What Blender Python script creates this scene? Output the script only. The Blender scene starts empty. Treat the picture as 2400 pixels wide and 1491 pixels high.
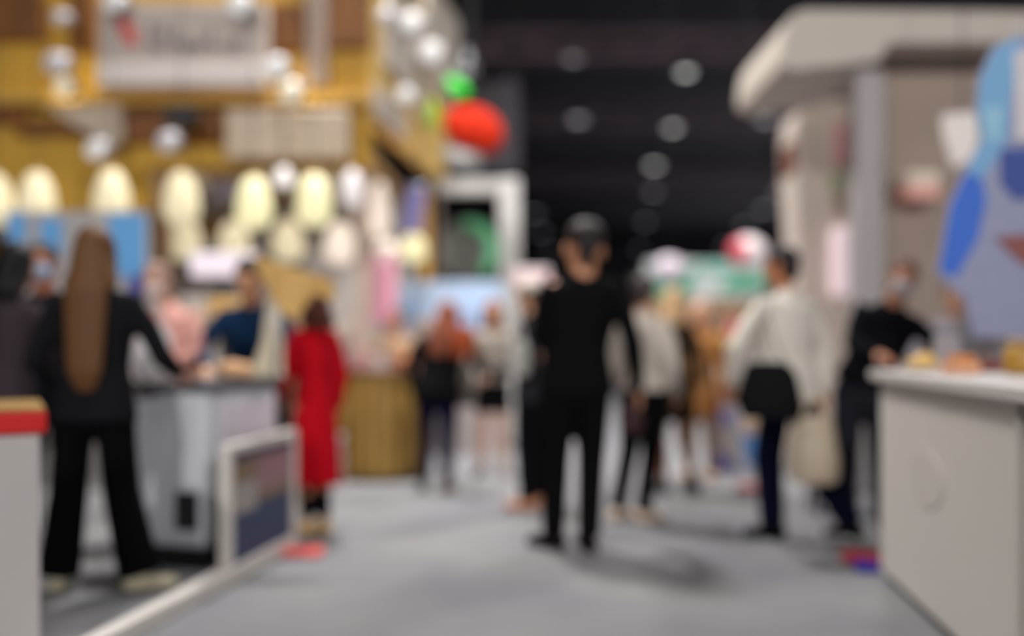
import bpy, bmesh, math, random
from mathutils import Vector, Matrix, Euler
random.seed(7)
C = bpy.context.scene.collection
F, HZ, EYE = 2300.0, 800.0, 1.10          # focal length in pixels, horizon row, eye height
def P(px, py, Y): return Vector(((px-1200)/F*Y, Y, EYE+(HZ-py)/F*Y))
def GX(px, Y): return (px-1200)/F*Y
def GZ(py, Y): return EYE+(HZ-py)/F*Y

# ---------------------------------------------------------------- camera, world, exposure
cam = bpy.data.cameras.new('camera'); co = bpy.data.objects.new('camera', cam); C.objects.link(co)
co.location = (0, 0, EYE); co.rotation_euler = (math.pi/2, 0, 0)
cam.sensor_width = 36; cam.lens = 36*F/2400; cam.shift_y = (HZ-745.5)/2400
cam.clip_end = 300
cam.dof.use_dof = True; cam.dof.focus_distance = 2.0; cam.dof.aperture_fstop = 0.57
bpy.context.scene.camera = co
w = bpy.data.worlds.new('hall_air'); bpy.context.scene.world = w; w.use_nodes = True
w.node_tree.nodes['Background'].inputs[0].default_value = (.75, .78, .85, 1)
w.node_tree.nodes['Background'].inputs[1].default_value = 0.12
vs = bpy.context.scene.view_settings
vs.view_transform = 'Standard'; vs.look = 'None'; vs.gamma = 1; vs.exposure = 0.0; vs.use_curve_mapping = False
def area(loc, size, power, col=(1,.97,.93), target=None, parent=None, name='lamp', spread=160):
    l = bpy.data.lights.new(name, 'AREA'); l.shape = 'DISK'; l.size = size; l.energy = power; l.color = col
    l.spread = math.radians(spread)
    o = bpy.data.objects.new(name, l); C.objects.link(o); o.location = loc
    if target is not None:
        o.rotation_euler = (Vector(target)-Vector(loc)).to_track_quat('-Z', 'Y').to_euler()
    if parent: o.parent = parent; o.matrix_parent_inverse = Matrix.Translation(-parent.location)
    return o
# hall lamps that light the aisle: position, size, power (their housings are built below)
HALL = [((-1.1, 8.0, 7.6), 1.6, 400), ((-.9, 3.4, 7.6), 1.6, 70),
        ((3.6, 10.0, 7.6), 1.6, 330), ((.6, 15.0, 7.6), 1.6, 340), ((-2.0, -3.0, 7.6), 1.6, 30),
        ((12.5, 34, 8.3), 2.4, 1800), ((18.5, 58, 8.3), 2.4, 2200)]  # far pair added out of view so floor bounce lifts the dark ceiling

# fill lights added behind the camera, aimed down the aisle to brighten upright faces
FILL_LIGHTS = [((-4.6, -9.0, 6.6), (-2.2, 10, 2.6), 250), ((6.0, -9.0, 6.6), (2.8, 10, 2.9), 330)]

# ---------------------------------------------------------------- materials
def lin(c):
    return tuple(((v/255)/12.92 if v/255 <= .04045 else ((v/255+.055)/1.055)**2.4) for v in c)
_m = {}
def M(name, col, rough=.7, emit=0, metal=0, var=.10, scale=14, bump=0, trans=0, ecol=None):
    if name in _m: return _m[name]
    m = bpy.data.materials.new(name); m.use_nodes = True; nt = m.node_tree; b = nt.nodes['Principled BSDF']
    c = lin(col)
    tc = nt.nodes.new('ShaderNodeTexCoord'); nz = nt.nodes.new('ShaderNodeTexNoise')
    nz.inputs['Scale'].default_value = scale; nz.inputs['Detail'].default_value = 4
    nt.links.new(tc.outputs['Object'], nz.inputs['Vector'])
    mx = nt.nodes.new('ShaderNodeMix'); mx.data_type = 'RGBA'
    mx.inputs[6].default_value = tuple(v*(1-var) for v in c)+(1,)
    mx.inputs[7].default_value = tuple(min(1, v*(1+var)) for v in c)+(1,)
    nt.links.new(nz.outputs['Fac'], mx.inputs[0]); nt.links.new(mx.outputs[2], b.inputs['Base Color'])
    b.inputs['Roughness'].default_value = rough; b.inputs['Metallic'].default_value = metal
    if rough > .5: b.inputs['Specular IOR Level'].default_value = .25
    if emit:
        e = lin(ecol or col)
        b.inputs['Emission Color'].default_value = e+(1,); b.inputs['Emission Strength'].default_value = emit
    if trans: b.inputs['Transmission Weight'].default_value = trans
    if bump:
        bp = nt.nodes.new('ShaderNodeBump'); bp.inputs['Strength'].default_value = bump
        n2 = nt.nodes.new('ShaderNodeTexNoise'); n2.inputs['Scale'].default_value = scale*12
        nt.links.new(tc.outputs['Object'], n2.inputs['Vector'])
        nt.links.new(n2.outputs['Fac'], bp.inputs['Height']); nt.links.new(bp.outputs[0], b.inputs['Normal'])
    _m[name] = m; return m
def cloth(col, tag=None):
    m = M('cloth_%d_%d_%d' % col, col, .92, bump=.2, scale=22)
    m.node_tree.nodes['Principled BSDF'].inputs['Specular IOR Level'].default_value = .08
    return m
def skin(col): return M('skin_%d_%d_%d' % col, col, .5, var=.06)
def wood(name, c1, c2, sc=3, rough=.5):
    if name in _m: return _m[name]
    m = bpy.data.materials.new(name); m.use_nodes = True; nt = m.node_tree; b = nt.nodes['Principled BSDF']
    tc = nt.nodes.new('ShaderNodeTexCoord'); mp = nt.nodes.new('ShaderNodeMapping'); mp.inputs['Scale'].default_value = (sc*3, sc*3, sc*.35)
    nz = nt.nodes.new('ShaderNodeTexNoise'); nz.inputs['Scale'].default_value = 2.2; nz.inputs['Detail'].default_value = 6
    cr = nt.nodes.new('ShaderNodeValToRGB')
    cr.color_ramp.elements[0].position = .35; cr.color_ramp.elements[0].color = lin(c1)+(1,)
    cr.color_ramp.elements[1].position = .65; cr.color_ramp.elements[1].color = lin(c2)+(1,)
    nt.links.new(tc.outputs['Object'], mp.inputs[0]); nt.links.new(mp.outputs[0], nz.inputs['Vector'])
    nt.links.new(nz.outputs['Fac'], cr.inputs[0]); nt.links.new(cr.outputs[0], b.inputs['Base Color'])
    b.inputs['Roughness'].default_value = rough; b.inputs['Specular IOR Level'].default_value = .3
    _m[name] = m; return m

# ---------------------------------------------------------------- mesh helpers
def bx(bm, x0, x1, y0, y1, z0, z1, mi=0, bev=0, rot=None, seg=2):
    r = bmesh.ops.create_cube(bm, size=1); vs_ = r['verts']
    for v in vs_:
        v.co = Vector(((x0+x1)/2+v.co.x*(x1-x0), (y0+y1)/2+v.co.y*(y1-y0), (z0+z1)/2+v.co.z*(z1-z0)))
    fs = list({f for v in vs_ for f in v.link_faces})
    for f in fs: f.material_index = mi
    if bev:
        es = list({e for v in vs_ for e in v.link_edges})
        rr = bmesh.ops.bevel(bm, geom=es, offset=bev, segments=seg, affect='EDGES', profile=.5)
        for f in rr['faces']: f.material_index = mi
        vs_ = list({v for f in rr['faces'] for v in f.verts} | {v for v in vs_ if v.is_valid})
    if rot is not None:
        bmesh.ops.transform(bm, matrix=rot, verts=vs_)
    return vs_
def tube(bm, pts, rad, ref=(1,0,0), seg=14, mi=0, cap=True, flat=False, f0=False, f1=False):
    pts = [Vector(p) for p in pts]; ref = Vector(ref); rings = []
    n = len(pts)
    rad = [(r, r) if not isinstance(r, (tuple, list)) else tuple(r) for r in rad]
    secs = []
    d0 = (pts[1]-pts[0]).normalized(); d1 = (pts[-1]-pts[-2]).normalized()
    def capset(p, r, d, sgn):
        m_ = min(r)
        return [(p+d*sgn*m_*math.sin(a), (r[0]*math.cos(a)+1e-4, r[1]*math.cos(a)+1e-4), d) for a in (1.45, 1.05, .55)]
    if cap and not flat and not f0: secs += capset(pts[0], rad[0], d0, -1)
    for i, p in enumerate(pts):
        if i == 0: d = d0
        elif i == n-1: d = d1
        else: d = ((pts[i]-pts[i-1]).normalized()+(pts[i+1]-pts[i]).normalized()).normalized()
        secs.append((p, rad[i], d))
    if cap and not flat and not f1: secs += capset(pts[-1], rad[-1], d1, 1)[::-1]
    for p, r, d in secs:
        u = ref-d*ref.dot(d)
        if u.length < 1e-3: u = Vector((0, 1, 0))-d*d.y
        u.normalize(); v = d.cross(u)
        rings.append([bm.verts.new(p+u*r[0]*math.cos(2*math.pi*k/seg)+v*r[1]*math.sin(2*math.pi*k/seg)) for k in range(seg)])
    for a, b in zip(rings, rings[1:]):
        for k in range(seg):
            f = bm.faces.new((a[k], a[(k+1) % seg], b[(k+1) % seg], b[k])); f.material_index = mi; f.smooth = True
    if cap:
        f = bm.faces.new(rings[0][::-1]); f.material_index = mi
        f = bm.faces.new(rings[-1]); f.material_index = mi
    return [v for r in rings for v in r]
def ell(bm, c, r, rot=None, mi=0, u=16, v=10):
    if not isinstance(r, (tuple, list)): r = (r, r, r)
    m = Matrix.Translation(Vector(c)) @ (rot.to_matrix().to_4x4() if rot else Matrix.Identity(4)) @ Matrix.Diagonal((r[0], r[1], r[2], 1))
    q = bmesh.ops.create_uvsphere(bm, u_segments=u, v_segments=v, radius=1, matrix=m)
    for f in {f for x in q['verts'] for f in x.link_faces}: f.material_index = mi; f.smooth = True
    return q['verts']
def prism(bm, poly, y0, y1, mi=0, axis='y'):
    """poly: list of (x,z) outline, extruded along y (or (x,y) outline along z)"""
    def mk(a, b, t): return Vector((a, t, b)) if axis == 'y' else Vector((a, b, t)) if axis == 'z' else Vector((t, a, b))
    A = [bm.verts.new(mk(a, b, y0)) for a, b in poly]; B = [bm.verts.new(mk(a, b, y1)) for a, b in poly]
    fs = [bm.faces.new(A), bm.faces.new(B[::-1])]
    n = len(poly)
    for i in range(n): fs.append(bm.faces.new((A[i], B[i], B[(i+1) % n], A[(i+1) % n])))
    for f in fs: f.material_index = mi
    return fs
def lathe(bm, prof, seg=24, c=(0,0,0), mi=0):
    rings = []
    for r, z in prof:
        rings.append([bm.verts.new((c[0]+r*math.cos(2*math.pi*k/seg), c[1]+r*math.sin(2*math.pi*k/seg), c[2]+z)) for k in range(seg)])
    for a, b in zip(rings, rings[1:]):
        for k in range(seg):
            f = bm.faces.new((a[k], a[(k+1) % seg], b[(k+1) % seg], b[k])); f.smooth = True; f.material_index = mi
    for r in (rings[0][::-1], rings[-1]):
        f = bm.faces.new(r); f.material_index = mi
def obj(name, bm, mats, parent=None, vox=0, smooth=2, loc=None):
    bmesh.ops.recalc_face_normals(bm, faces=bm.faces)
    me = bpy.data.meshes.new(name); bm.to_mesh(me); bm.free()
    if not isinstance(mats, (list, tuple)): mats = [mats]
    for m in mats: me.materials.append(m)
    o = bpy.data.objects.new(name, me); C.objects.link(o)
    if loc is not None: o.location = loc
    if parent: o.parent = parent
    if vox:
        r = o.modifiers.new('skin', 'REMESH'); r.mode = 'VOXEL'; r.voxel_size = vox; r.use_smooth_shade = True
        s = o.modifiers.new('soft', 'SMOOTH'); s.factor = .5; s.iterations = smooth
    return o
def tag(o, label, cat=None, group=None, kind=None):
    if label: o['label'] = label
    if cat: o['category'] = cat
    if group: o['group'] = group
    if kind: o['kind'] = kind
    return o
def thing(name, label, cat, loc=(0,0,0), rotz=0, group=None):
    o = bpy.data.objects.new(name, None); C.objects.link(o); o.empty_display_size = .1
    o.location = loc; o.rotation_euler = (0, 0, rotz)
    return tag(o, label, cat, group)
def NB(): return bmesh.new()
def single(name, bm, mats, label, cat, loc=(0,0,0), rotz=0, group=None, kind=None):
    o = obj(name, bm, mats); o.location = loc; o.rotation_euler = (0, 0, rotz)
    return tag(o, label, cat, group, kind)
def copy_tree(o, parent=None):
    c = o.copy(); C.objects.link(c)
    if parent: c.parent = parent
    for ch in list(o.children): copy_tree(ch, c)
    return c

WHITE = M('white_laminate', (206, 202, 200), .45, var=.03)
OFFW = M('offwhite_paint', (196, 190, 186), .6, var=.04)
BLACK = M('black_plastic', (18, 18, 20), .45)
DGREY = M('dark_grey_metal', (52, 52, 56), .5)
GOLD = M('gold_olive_board', (190, 148, 56), .55, var=.18, scale=2.5)
BROWN = wood('brown_wood', (96, 58, 24), (134, 84, 34))
TAN = wood('tan_wood', (196, 152, 84), (220, 180, 112))
CHROME = M('brushed_metal', (170, 170, 174), .3, metal=.8)

# ================================================================= THE SETTING
def struct(name, bm, m, label=None):
    o = obj(name, bm, m); o['kind'] = 'structure'
    return o
def carpet():
    m = bpy.data.materials.new('grey_carpet'); m.use_nodes = True; nt = m.node_tree; b = nt.nodes['Principled BSDF']
    tc = nt.nodes.new('ShaderNodeTexCoord')
    n1 = nt.nodes.new('ShaderNodeTexNoise'); n1.inputs['Scale'].default_value = 1.3; n1.inputs['Detail'].default_value = 3
    n2 = nt.nodes.new('ShaderNodeTexNoise'); n2.inputs['Scale'].default_value = 260; n2.inputs['Detail'].default_value = 2
    cr = nt.nodes.new('ShaderNodeValToRGB')
    cr.color_ramp.elements[0].position = .35; cr.color_ramp.elements[0].color = lin((124, 124, 128))+(1,)
    cr.color_ramp.elements[1].position = .68; cr.color_ramp.elements[1].color = lin((138, 137, 138))+(1,)
    nt.links.new(tc.outputs['Object'], n1.inputs['Vector']); nt.links.new(tc.outputs['Object'], n2.inputs['Vector'])
    nt.links.new(n1.outputs['Fac'], cr.inputs[0]); nt.links.new(cr.outputs[0], b.inputs['Base Color'])
    bp = nt.nodes.new('ShaderNodeBump'); bp.inputs['Strength'].default_value = .5; bp.inputs['Distance'].default_value = .01
    nt.links.new(n2.outputs['Fac'], bp.inputs['Height']); nt.links.new(bp.outputs[0], b.inputs['Normal'])
    b.inputs['Roughness'].default_value = .95; b.inputs['Specular IOR Level'].default_value = .1
    return m
bm = NB(); bx(bm, -26, 30, -12, 82, -.1, 0); struct('floor', bm, carpet())
DARK = M('dark_hall_paint', (74, 72, 78), .9, var=.15, scale=.5)
bm = NB(); bx(bm, -26, 30, -12, 82, 9.2, 9.4); struct('ceiling', bm, DARK)
bm = NB(); bx(bm, -26, 30, 80, 80.3, 0, 9.2); struct('wall_back', bm, DARK)
bm = NB(); bx(bm, -26.3, -26, -12, 80, 0, 9.2); struct('wall_left', bm, DARK)
bm = NB(); bx(bm, 30, 30.3, -12, 80, 0, 9.2); struct('wall_right', bm, DARK)

# roof trusses crossing the dark hall
TR = M('truss_metal', (150, 128, 138), .6, metal=.2)
def truss_bm(L=40, h=.5, d=.5):
    bm = NB()
    for y in (-d/2, d/2):
        for z in (0, h): bx(bm, -L/2, L/2, y-.04, y+.04, z-.04, z+.04)
    n = int(L/1.0)
    for i in range(n):
        x = -L/2+i*1.0; x2 = x+1.0
        a, b_ = (0, h) if i % 2 else (h, 0)
        for y in (-d/2, d/2): tube(bm, [(x, y, a), (x2, y, b_)], [.03, .03], seg=6, cap=False)
    return bm
for i, (Y, z, lab) in enumerate([(22, 7.45, 'nearest dark roof truss spanning the hall above the aisle'),
                              (31, 7.9, 'middle dark roof truss behind the nearest one'),
                              (44, 8.1, 'farthest dark roof truss deep in the hall')]):
    if i == 0: t0 = single('roof_truss', truss_bm(), TR, lab, 'truss', (4, Y, z), 0, 'roof trusses'); o = t0
    else: o = t0.copy(); C.objects.link(o); o['label'] = lab; o.location = (4, Y, z)

# hall lamps: rows of high-bay lamps running towards the vanishing point
LENS = M('hall_lens', (235, 235, 232), .3, emit=4.2)
LENSD = M('hall_lens_dim', (200, 200, 205), .3, emit=.7)
LENSV = M('hall_lens_small', (235, 235, 232), .3, emit=1.5)
LENSX = M('hall_lens_faint', (190, 188, 192), .3, emit=.8)
def hall_lamp(loc, r, lens, label, group):
    t = thing('hall_light', label, 'ceiling light', loc, 0, group)
    bm = NB(); lathe(bm, [(r*.35, .34), (r*.5, .3), (r*.9, .08), (r, 0), (r*.96, 0), (r*.86, .07), (r*.4, .2)], 24); obj('reflector', bm, DGREY, t)
    bm = NB(); ell(bm, (0, 0, .03), (r*.88, r*.88, .10)); obj('lens', bm, lens, t)
    bm = NB(); tube(bm, [(0, 0, .33), (0, 0, 9.15-loc[2])], [.02, .02], seg=8); obj('drop_rod', bm, BLACK, t)
    return t
nm = ['brightest white hall light hanging nearest above the aisle', 'second bright hall light below the brightest one', 'third hall light of the central row, slightly warm',
      'fourth hall light of the central row', 'fifth hall light of the central row, dim', 'sixth hall light of the central row, just above the crowd', 'last visible hall light of the central row beside the tall man']
for k, ((px, py), r) in enumerate(zip([(1607, 170), (1575, 300), (1533, 388), (1530, 450), (1512, 520), (1500, 585), (1490, 650)], [.20, .25, .27, .28, .3, .3, .3])):
    z = 7.9; Y = (z-EYE)*F/(HZ-py); Y = min(Y, 74); z = GZ(py, Y)
    hall_lamp((GX(px, Y), Y, z), r, LENSV if k < 3 else LENSD, nm[k], 'central row of hall lights')
nm = ['right-hand dim hall light next to the rounded display wall', 'dim round hall light, second in the right-hand row', 'dim hall light, third in the right-hand row', 'lowest dim hall light of the right-hand row']
for k, (px, py) in enumerate([(1828, 450), (1790, 490), (1745, 530), (1700, 575)]):
    Y = min((7.9-EYE)*F/(HZ-py), 74); hall_lamp((GX(px, Y), Y, GZ(py, Y)), .36, LENSD, nm[k], 'right row of hall lights')
nm = ['upper dim hall light just right of the white portal post', 'middle dim hall light between white portal post and tall man', 'lower dim hall light beside the tall man\'s head']
for k, (px, py) in enumerate([(1250, 500), (1270, 545), (1292, 590)]):
    Y = min((7.9-EYE)*F/(HZ-py), 74); hall_lamp((GX(px, Y), Y, GZ(py, Y)), .42, M('hall_lens_low', (190, 190, 196), .3, emit=.5), nm[k], 'left row of hall lights')
nm = ['faint lamp on the nearest roof truss above the aisle', 'faint lamp hanging in the dark below the nearest truss', 'faint lamp beside the grey hanging panel', 'faint lamp just above the green leaf sign', 'very faint lamp in the dark left of the display wall']
for k, (px, py, Y) in enumerate([(1343, 133, 22), (1355, 280, 24), (1195, 210, 18), (1090, 165, 16), (1795, 280, 24)]):
    hall_lamp((GX(px, Y), Y, GZ(py, Y)), .22 if k in (0, 1, 4) else .2, LENSX, nm[k], 'faint roof lamps')
# unseen lamps that light the hall: over the aisle, plus the added far pair
for (loc, size, power) in HALL:
    t = hall_lamp(loc, .5, LENS, 'large round hall light hung out of view to light the hall', 'lights over the aisle')
    area((loc[0], loc[1], loc[2]-.12), size*.6, power, (1, .985, .96), (loc[0], loc[1], 0), t, 'lamp', 125)

for loc, aim, power in FILL_LIGHTS:
    t = thing('fill_light', 'added fill light behind the viewer, out of view', 'fill_light', loc, 0, 'added fill lights')
    bm = NB(); bx(bm, -.35, .35, -.25, -.02, -.25, .25, bev=.03); obj('housing', bm, DGREY, t)
    bm = NB(); bx(bm, -.30, .30, -.02, .0, -.2, .2); obj('lens', bm, LENS, t)
    bm = NB(); tube(bm, [(0, -.14, .25), (0, -.14, 2.5)], [.03, .03], seg=8); obj('hanger', bm, BLACK, t)
    area((loc[0], loc[1]+.06, loc[2]), .7, power, (1, .975, .95), aim, t, 'lamp', 100)
# ================================================================= PEOPLE
def hand(bm, wrist, d, n, side, s=1.0, curl=.35, r=.0085):
    """wrist point, d finger direction, n palm normal (curl direction), side = thumb side"""
    d = d.normalized(); n = (n-d*n.dot(d)).normalized(); t = d.cross(n)*side
    tube(bm, [wrist, wrist+d*.03*s, wrist+d*.085*s], [(.026*s, .019*s), (.034*s, .017*s), (.040*s, .014*s)], ref=t, seg=10)
    L = [.068, .078, .073, .056]
    for i in range(4):
        o = wrist+d*.085*s+t*(.030-.020*i)*s
        a = curl*.5; p = [o]; cur = o
        for q, fr in enumerate((.45, .32, .23)):
            a += curl*(.6+.25*q)
            cur = cur+(d*math.cos(a)+n*math.sin(a))*L[i]*fr*s; p.append(cur)
        tube(bm, p, [r*s*1.05, r*s, r*s*.95, r*s*.8], seg=8)
    o = wrist+d*.028*s+t*.022*s
    q1 = o+(d*.6+t*.7+n*.25)*.036*s; q2 = q1+(d*.85+t*.25+n*.4)*.03*s; q3 = q2+(d*.9+n*.5)*.02*s
    tube(bm, [o, q1, q2, q3], [.013*s, .011*s, .0095*s, .008*s], seg=8)

def person(label, loc, yaw, H, skn, hair=((30, 24, 22), 'short'), top=((20, 20, 22), 'shirt'), bottom=((20, 20, 24), 'trousers'),
           shoe=(25, 22, 22), arms=None, legs=None, lean=0, side=0, head_yaw=0, head_pitch=0, mask=None, hat=None, wide=1.0,
           vox=.008, sole=None, extras=None, nod=None, hs=1.0, hdz=0):
    s = H/1.75
    t = thing('person', label, 'person', loc, math.radians(yaw))
    V = lambda x, y, z: Vector((x*s, y*s, z*s))
    piv = V(0, 0, .93)
    Rl = Matrix.Rotation(math.radians(-lean), 3, 'X') @ Matrix.Rotation(math.radians(side), 3, 'Y')
    T = lambda x, y, z: piv+Rl @ (V(x, y, z)-piv)
    X = Rl @ Vector((1, 0, 0))
    W = wide
    arms = arms or {}
    la = arms.get('L', ((-.06, -.03, -.29), (-.08, .04, -.54))); ra = arms.get('R', ((.06, -.03, -.29), (.08, .04, -.54)))
    legs = legs or {}
    ll = legs.get('L', ((-.10, .02, .48), (-.11, 0, .085), 8)); rl = legs.get('R', ((.10, .02, .48), (.11, 0, .085), -8))
    # ---- body (one continuous surface)
    b = NB()
    tube(b, [T(0, 0, .86), T(0, .01, .95), T(0, .01, 1.08), T(0, .005, 1.25), T(0, 0, 1.38), T(0, -.01, 1.45)],
         [(.135*s*W, .09*s), (.145*s*W, .095*s), (.125*s*W, .085*s), (.145*s*W, .095*s), (.155*s*W, .085*s), (.08*s, .05*s)], ref=X, seg=18)
    neck0, neck1 = T(0, -.01, 1.44), T(0, .012, 1.54)
    tube(b, [neck0, neck1], [.062*s*hs, .056*s*hs], seg=14)
    hc = T(0, .02, 1.635-hdz)
    Rh = Rl @ Matrix.Rotation(math.radians(head_yaw), 3, 'Z') @ Matrix.Rotation(math.radians(-head_pitch), 3, 'X')
    Hh = lambda x, y, z: hc+Rh @ Vector((x*s*hs, y*s*hs, z*s*hs))
    q = Rh.to_quaternion()
    def hel(bm_, c, r, q_=None, **k): return ell(bm_, c, tuple(v*hs for v in r) if isinstance(r, tuple) else r*hs, q_, **k)
    hel(b, Hh(0, -.012, .022), (.076*s, .095*s, .092*s), q); hel(b, Hh(0, .025, -.045), (.063*s, .063*s, .066*s), q)
    hel(b, Hh(0, .062, -.088), (.026*s, .022*s, .020*s), q)                       # chin
    tube(b, [Hh(0, .082, .020), Hh(0, .098, -.020)], [.009*s*hs, .0135*s*hs], seg=8)     # nose
    hel(b, Hh(0, .083, -.056), (.025*s, .010*s, .009*s), q)                       # lips
    hel(b, Hh(0, .076, .036), (.052*s, .014*s, .010*s), q)                        # brow
    for e in (-1, 1): hel(b, Hh(e*.080, -.005, -.010), (.010*s, .019*s, .032*s), q)   # ears
    for sd, A in ((-1, la), (1, ra)):
        S = T(sd*.172*W, 0, 1.40); E = S+V(*A[0]); Wr = S+V(*A[1])
        tube(b, [T(sd*.09*W, 0, 1.375), T(sd*.150*W, 0, 1.37), S.lerp(E, .5), E], [.046*s, .044*s, .040*s, .035*s], seg=12)
        tube(b, [E, E.lerp(Wr, .35), Wr], [.037*s, .036*s, .025*s], seg=12)
        d = (Wr-E).normalized()
        n = Vector((-sd, .25, 0)) if abs(d.z) > .6 else Vector((0, .1, -1))
        hd = Vector(A[2]).normalized() if len(A) > 2 else d
        hand(b, Wr, hd, n, (1 if sd > 0 else -1)*(1 if abs(d.z) > .6 else -1), s)
    for sd, Lg in ((-1, ll), (1, rl)):
        Hp = V(sd*.085*W, 0, .90); K = V(*Lg[0]); A = V(*Lg[1])
        tube(b, [Hp, Hp.lerp(K, .35), K], [.085*s, .072*s, .046*s], seg=14)
        tube(b, [K, K.lerp(A, .35)+V(0, -.012, 0), A], [.046*s, .047*s, .032*s], seg=12)
        an = math.radians(Lg[2]); fd = Vector((-math.sin(an), math.cos(an), 0))
        tube(b, [A-fd*.03*s+V(0, 0, -.045), A+fd*.12*s+V(0, 0, -.062)], [(.032*s, .026*s), (.036*s, .016*s)], ref=(1, 0, 0), seg=10)
    body = obj('body', b, skin(skn), t, vox=vox)
    # eyes
    for e in (-1, 1):
        b = NB(); hel(b, Hh(e*.030, .0665, .014), (.0135*s, .012*s, .0085*s), mi=0, u=12, v=8); hel(b, Hh(e*.030, .0755, .014), (.0055*s, .0045*s, .0055*s), mi=1, u=8, v=6)
        o = obj('eye', b, [M('eye_white', (225, 220, 215), .3), M('eye_iris', (40, 26, 18), .3)], body)
    # hair
    hcol, style = hair
    hm = M('hair_%d_%d_%d' % hcol, hcol, .55, var=.25, scale=60, bump=.4)
    b = NB()
    hel(b, Hh(0, -.024, .034 if style != 'crop' else .052), (.086*s, .098*s, .096*s if style != 'crop' else .078*s), q)
    if style == 'crop': tube(b, [Hh(0, -.085, .0), Hh(0, -.070, -.06), Hh(0, -.052, -.11)], [(.046*s*hs, .034*s*hs), (.026*s*hs, .030*s*hs), (.018*s, .022*s)], ref=X, seg=12)
    else: hel(b, Hh(0, -.055, -.015), (.074*s, .060*s, .080*s), q)
    if style == 'short':
        tube(b, [Hh(0, -.07, -.02), Hh(0, -.058, -.085)], [(.062*s, .034*s), (.040*s, .022*s)], ref=X, seg=12)
    if style in ('long', 'verylong', 'bob'):
        L_ = {'bob': .16, 'long': .32, 'verylong': .52}[style]
        pts = [Hh(0, -.06, .02), T(0, -.075, 1.54), T(0, -.115, 1.44), T(0, -.13, 1.58-L_)]
        rr = [(.080*s, .058*s), (.095*s, .055*s), (.105*s, .040*s), (.085*s, .028*s)]
        if style == 'verylong': pts.append(T(0, -.115, 1.50-L_)); rr.append((.05*s, .018*s))
        if style == 'bob': pts = pts[:2]+[T(0, -.085, 1.48)]; rr = rr[:2]+[(.085*s, .05*s)]
        tube(b, pts, rr, ref=X, seg=16)
        for e in (-1, 1): tube(b, [Hh(e*.07, -.01, .05), Hh(e*.085, -.01, -.04), T(e*.10, -.06, 1.47)], [.028*s, .026*s, .03*s], seg=8)
    if style == 'bun': hel(b, Hh(0, -.115, .07), .045*s)
    obj('hair', b, hm, t, vox=.009, smooth=2)
    if mask:
        b = NB(); hel(b, Hh(0, .050, -.045), (.064*s, .060*s, .056*s), q)
        for e in (-1, 1): tube(b, [Hh(e*.055, .05, -.03), Hh(e*.088, -.01, -.005)], [.004, .004], seg=6)
        obj('face_mask', b, M('mask_%d_%d_%d' % mask, mask, .8), t)
    if hat:
        b = NB(); hel(b, Hh(0, -.012, .060), (.094*s, .108*s, .075*s), q)
        tube(b, [Hh(-.045, .09, .045), Hh(.045, .09, .045)], [(.06*s, .008*s)]*2, ref=Rh @ Vector((0, 1, 0)), seg=12)
        obj('cap', b, cloth(hat), t, vox=.009)
    # ---- top
    tcol, tst = top; b = NB(); g = .016
    hem = {'shirt': .90, 'jacket': .82, 'coat': .60, 'tee': .90, 'dress': .45, 'croptop': .98}[tst]
    pts, rr = [], []
    if tst == 'dress':
        pts += [T(0, .0, .93)+V(0, 0, -.57), T(0, 0, .93)+V(0, 0, -.30)]; rr += [(.225*s*W, .18*s), (.21*s*W, .165*s)]
    elif tst == 'coat':
        pts += [V(0, 0, .62), V(0, 0, .78)]; rr += [(.205*s*W, .155*s), (.195*s*W, .145*s)]
    elif hem < .9:
        pts += [V(0, 0, hem)]; rr += [(.190*s*W, .135*s)]
    pts += [T(0, 0, .93), T(0, .005, 1.08), T(0, .005, 1.25), T(0, 0, 1.37), T(0, -.012, 1.45)]
    rr += [(.178*s*W, .125*s), (.152*s*W, .112*s), (.170*s*W, .122*s), (.182*s*W, .108*s), (.082*s, .066*s)]
    tube(b, pts, rr, ref=X, seg=20, f0=True)
    slv = .42 if tst in ('tee', 'croptop') else 1
    for sd, A in ((-1, la), (1, ra)):
        S = T(sd*.172*W, 0, 1.40); E = S+V(*A[0]); Wr = S+V(*A[1])
        if slv < 1: tube(b, [T(sd*.10*W, 0, 1.40), T(sd*.158*W, 0, 1.385), S.lerp(E, .55)], [.062*s, .062*s, .058*s], seg=12)
        else:
            tube(b, [T(sd*.09*W, 0, 1.39), T(sd*.158*W, 0, 1.385), S.lerp(E, .5), E], [.062*s, .060*s, .056*s, .050*s], seg=12)
            tube(b, [E, E.lerp(Wr, .4), Wr.lerp(E, .04)], [.054*s, .050*s, .038*s], seg=12)
    tname = {'shirt': 'shirt', 'jacket': 'jacket', 'coat': 'coat', 'tee': 't_shirt', 'dress': 'dress', 'croptop': 'top'}[tst]
    topo = obj(tname, b, cloth(tcol), t, vox=.012, smooth=3)
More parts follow.
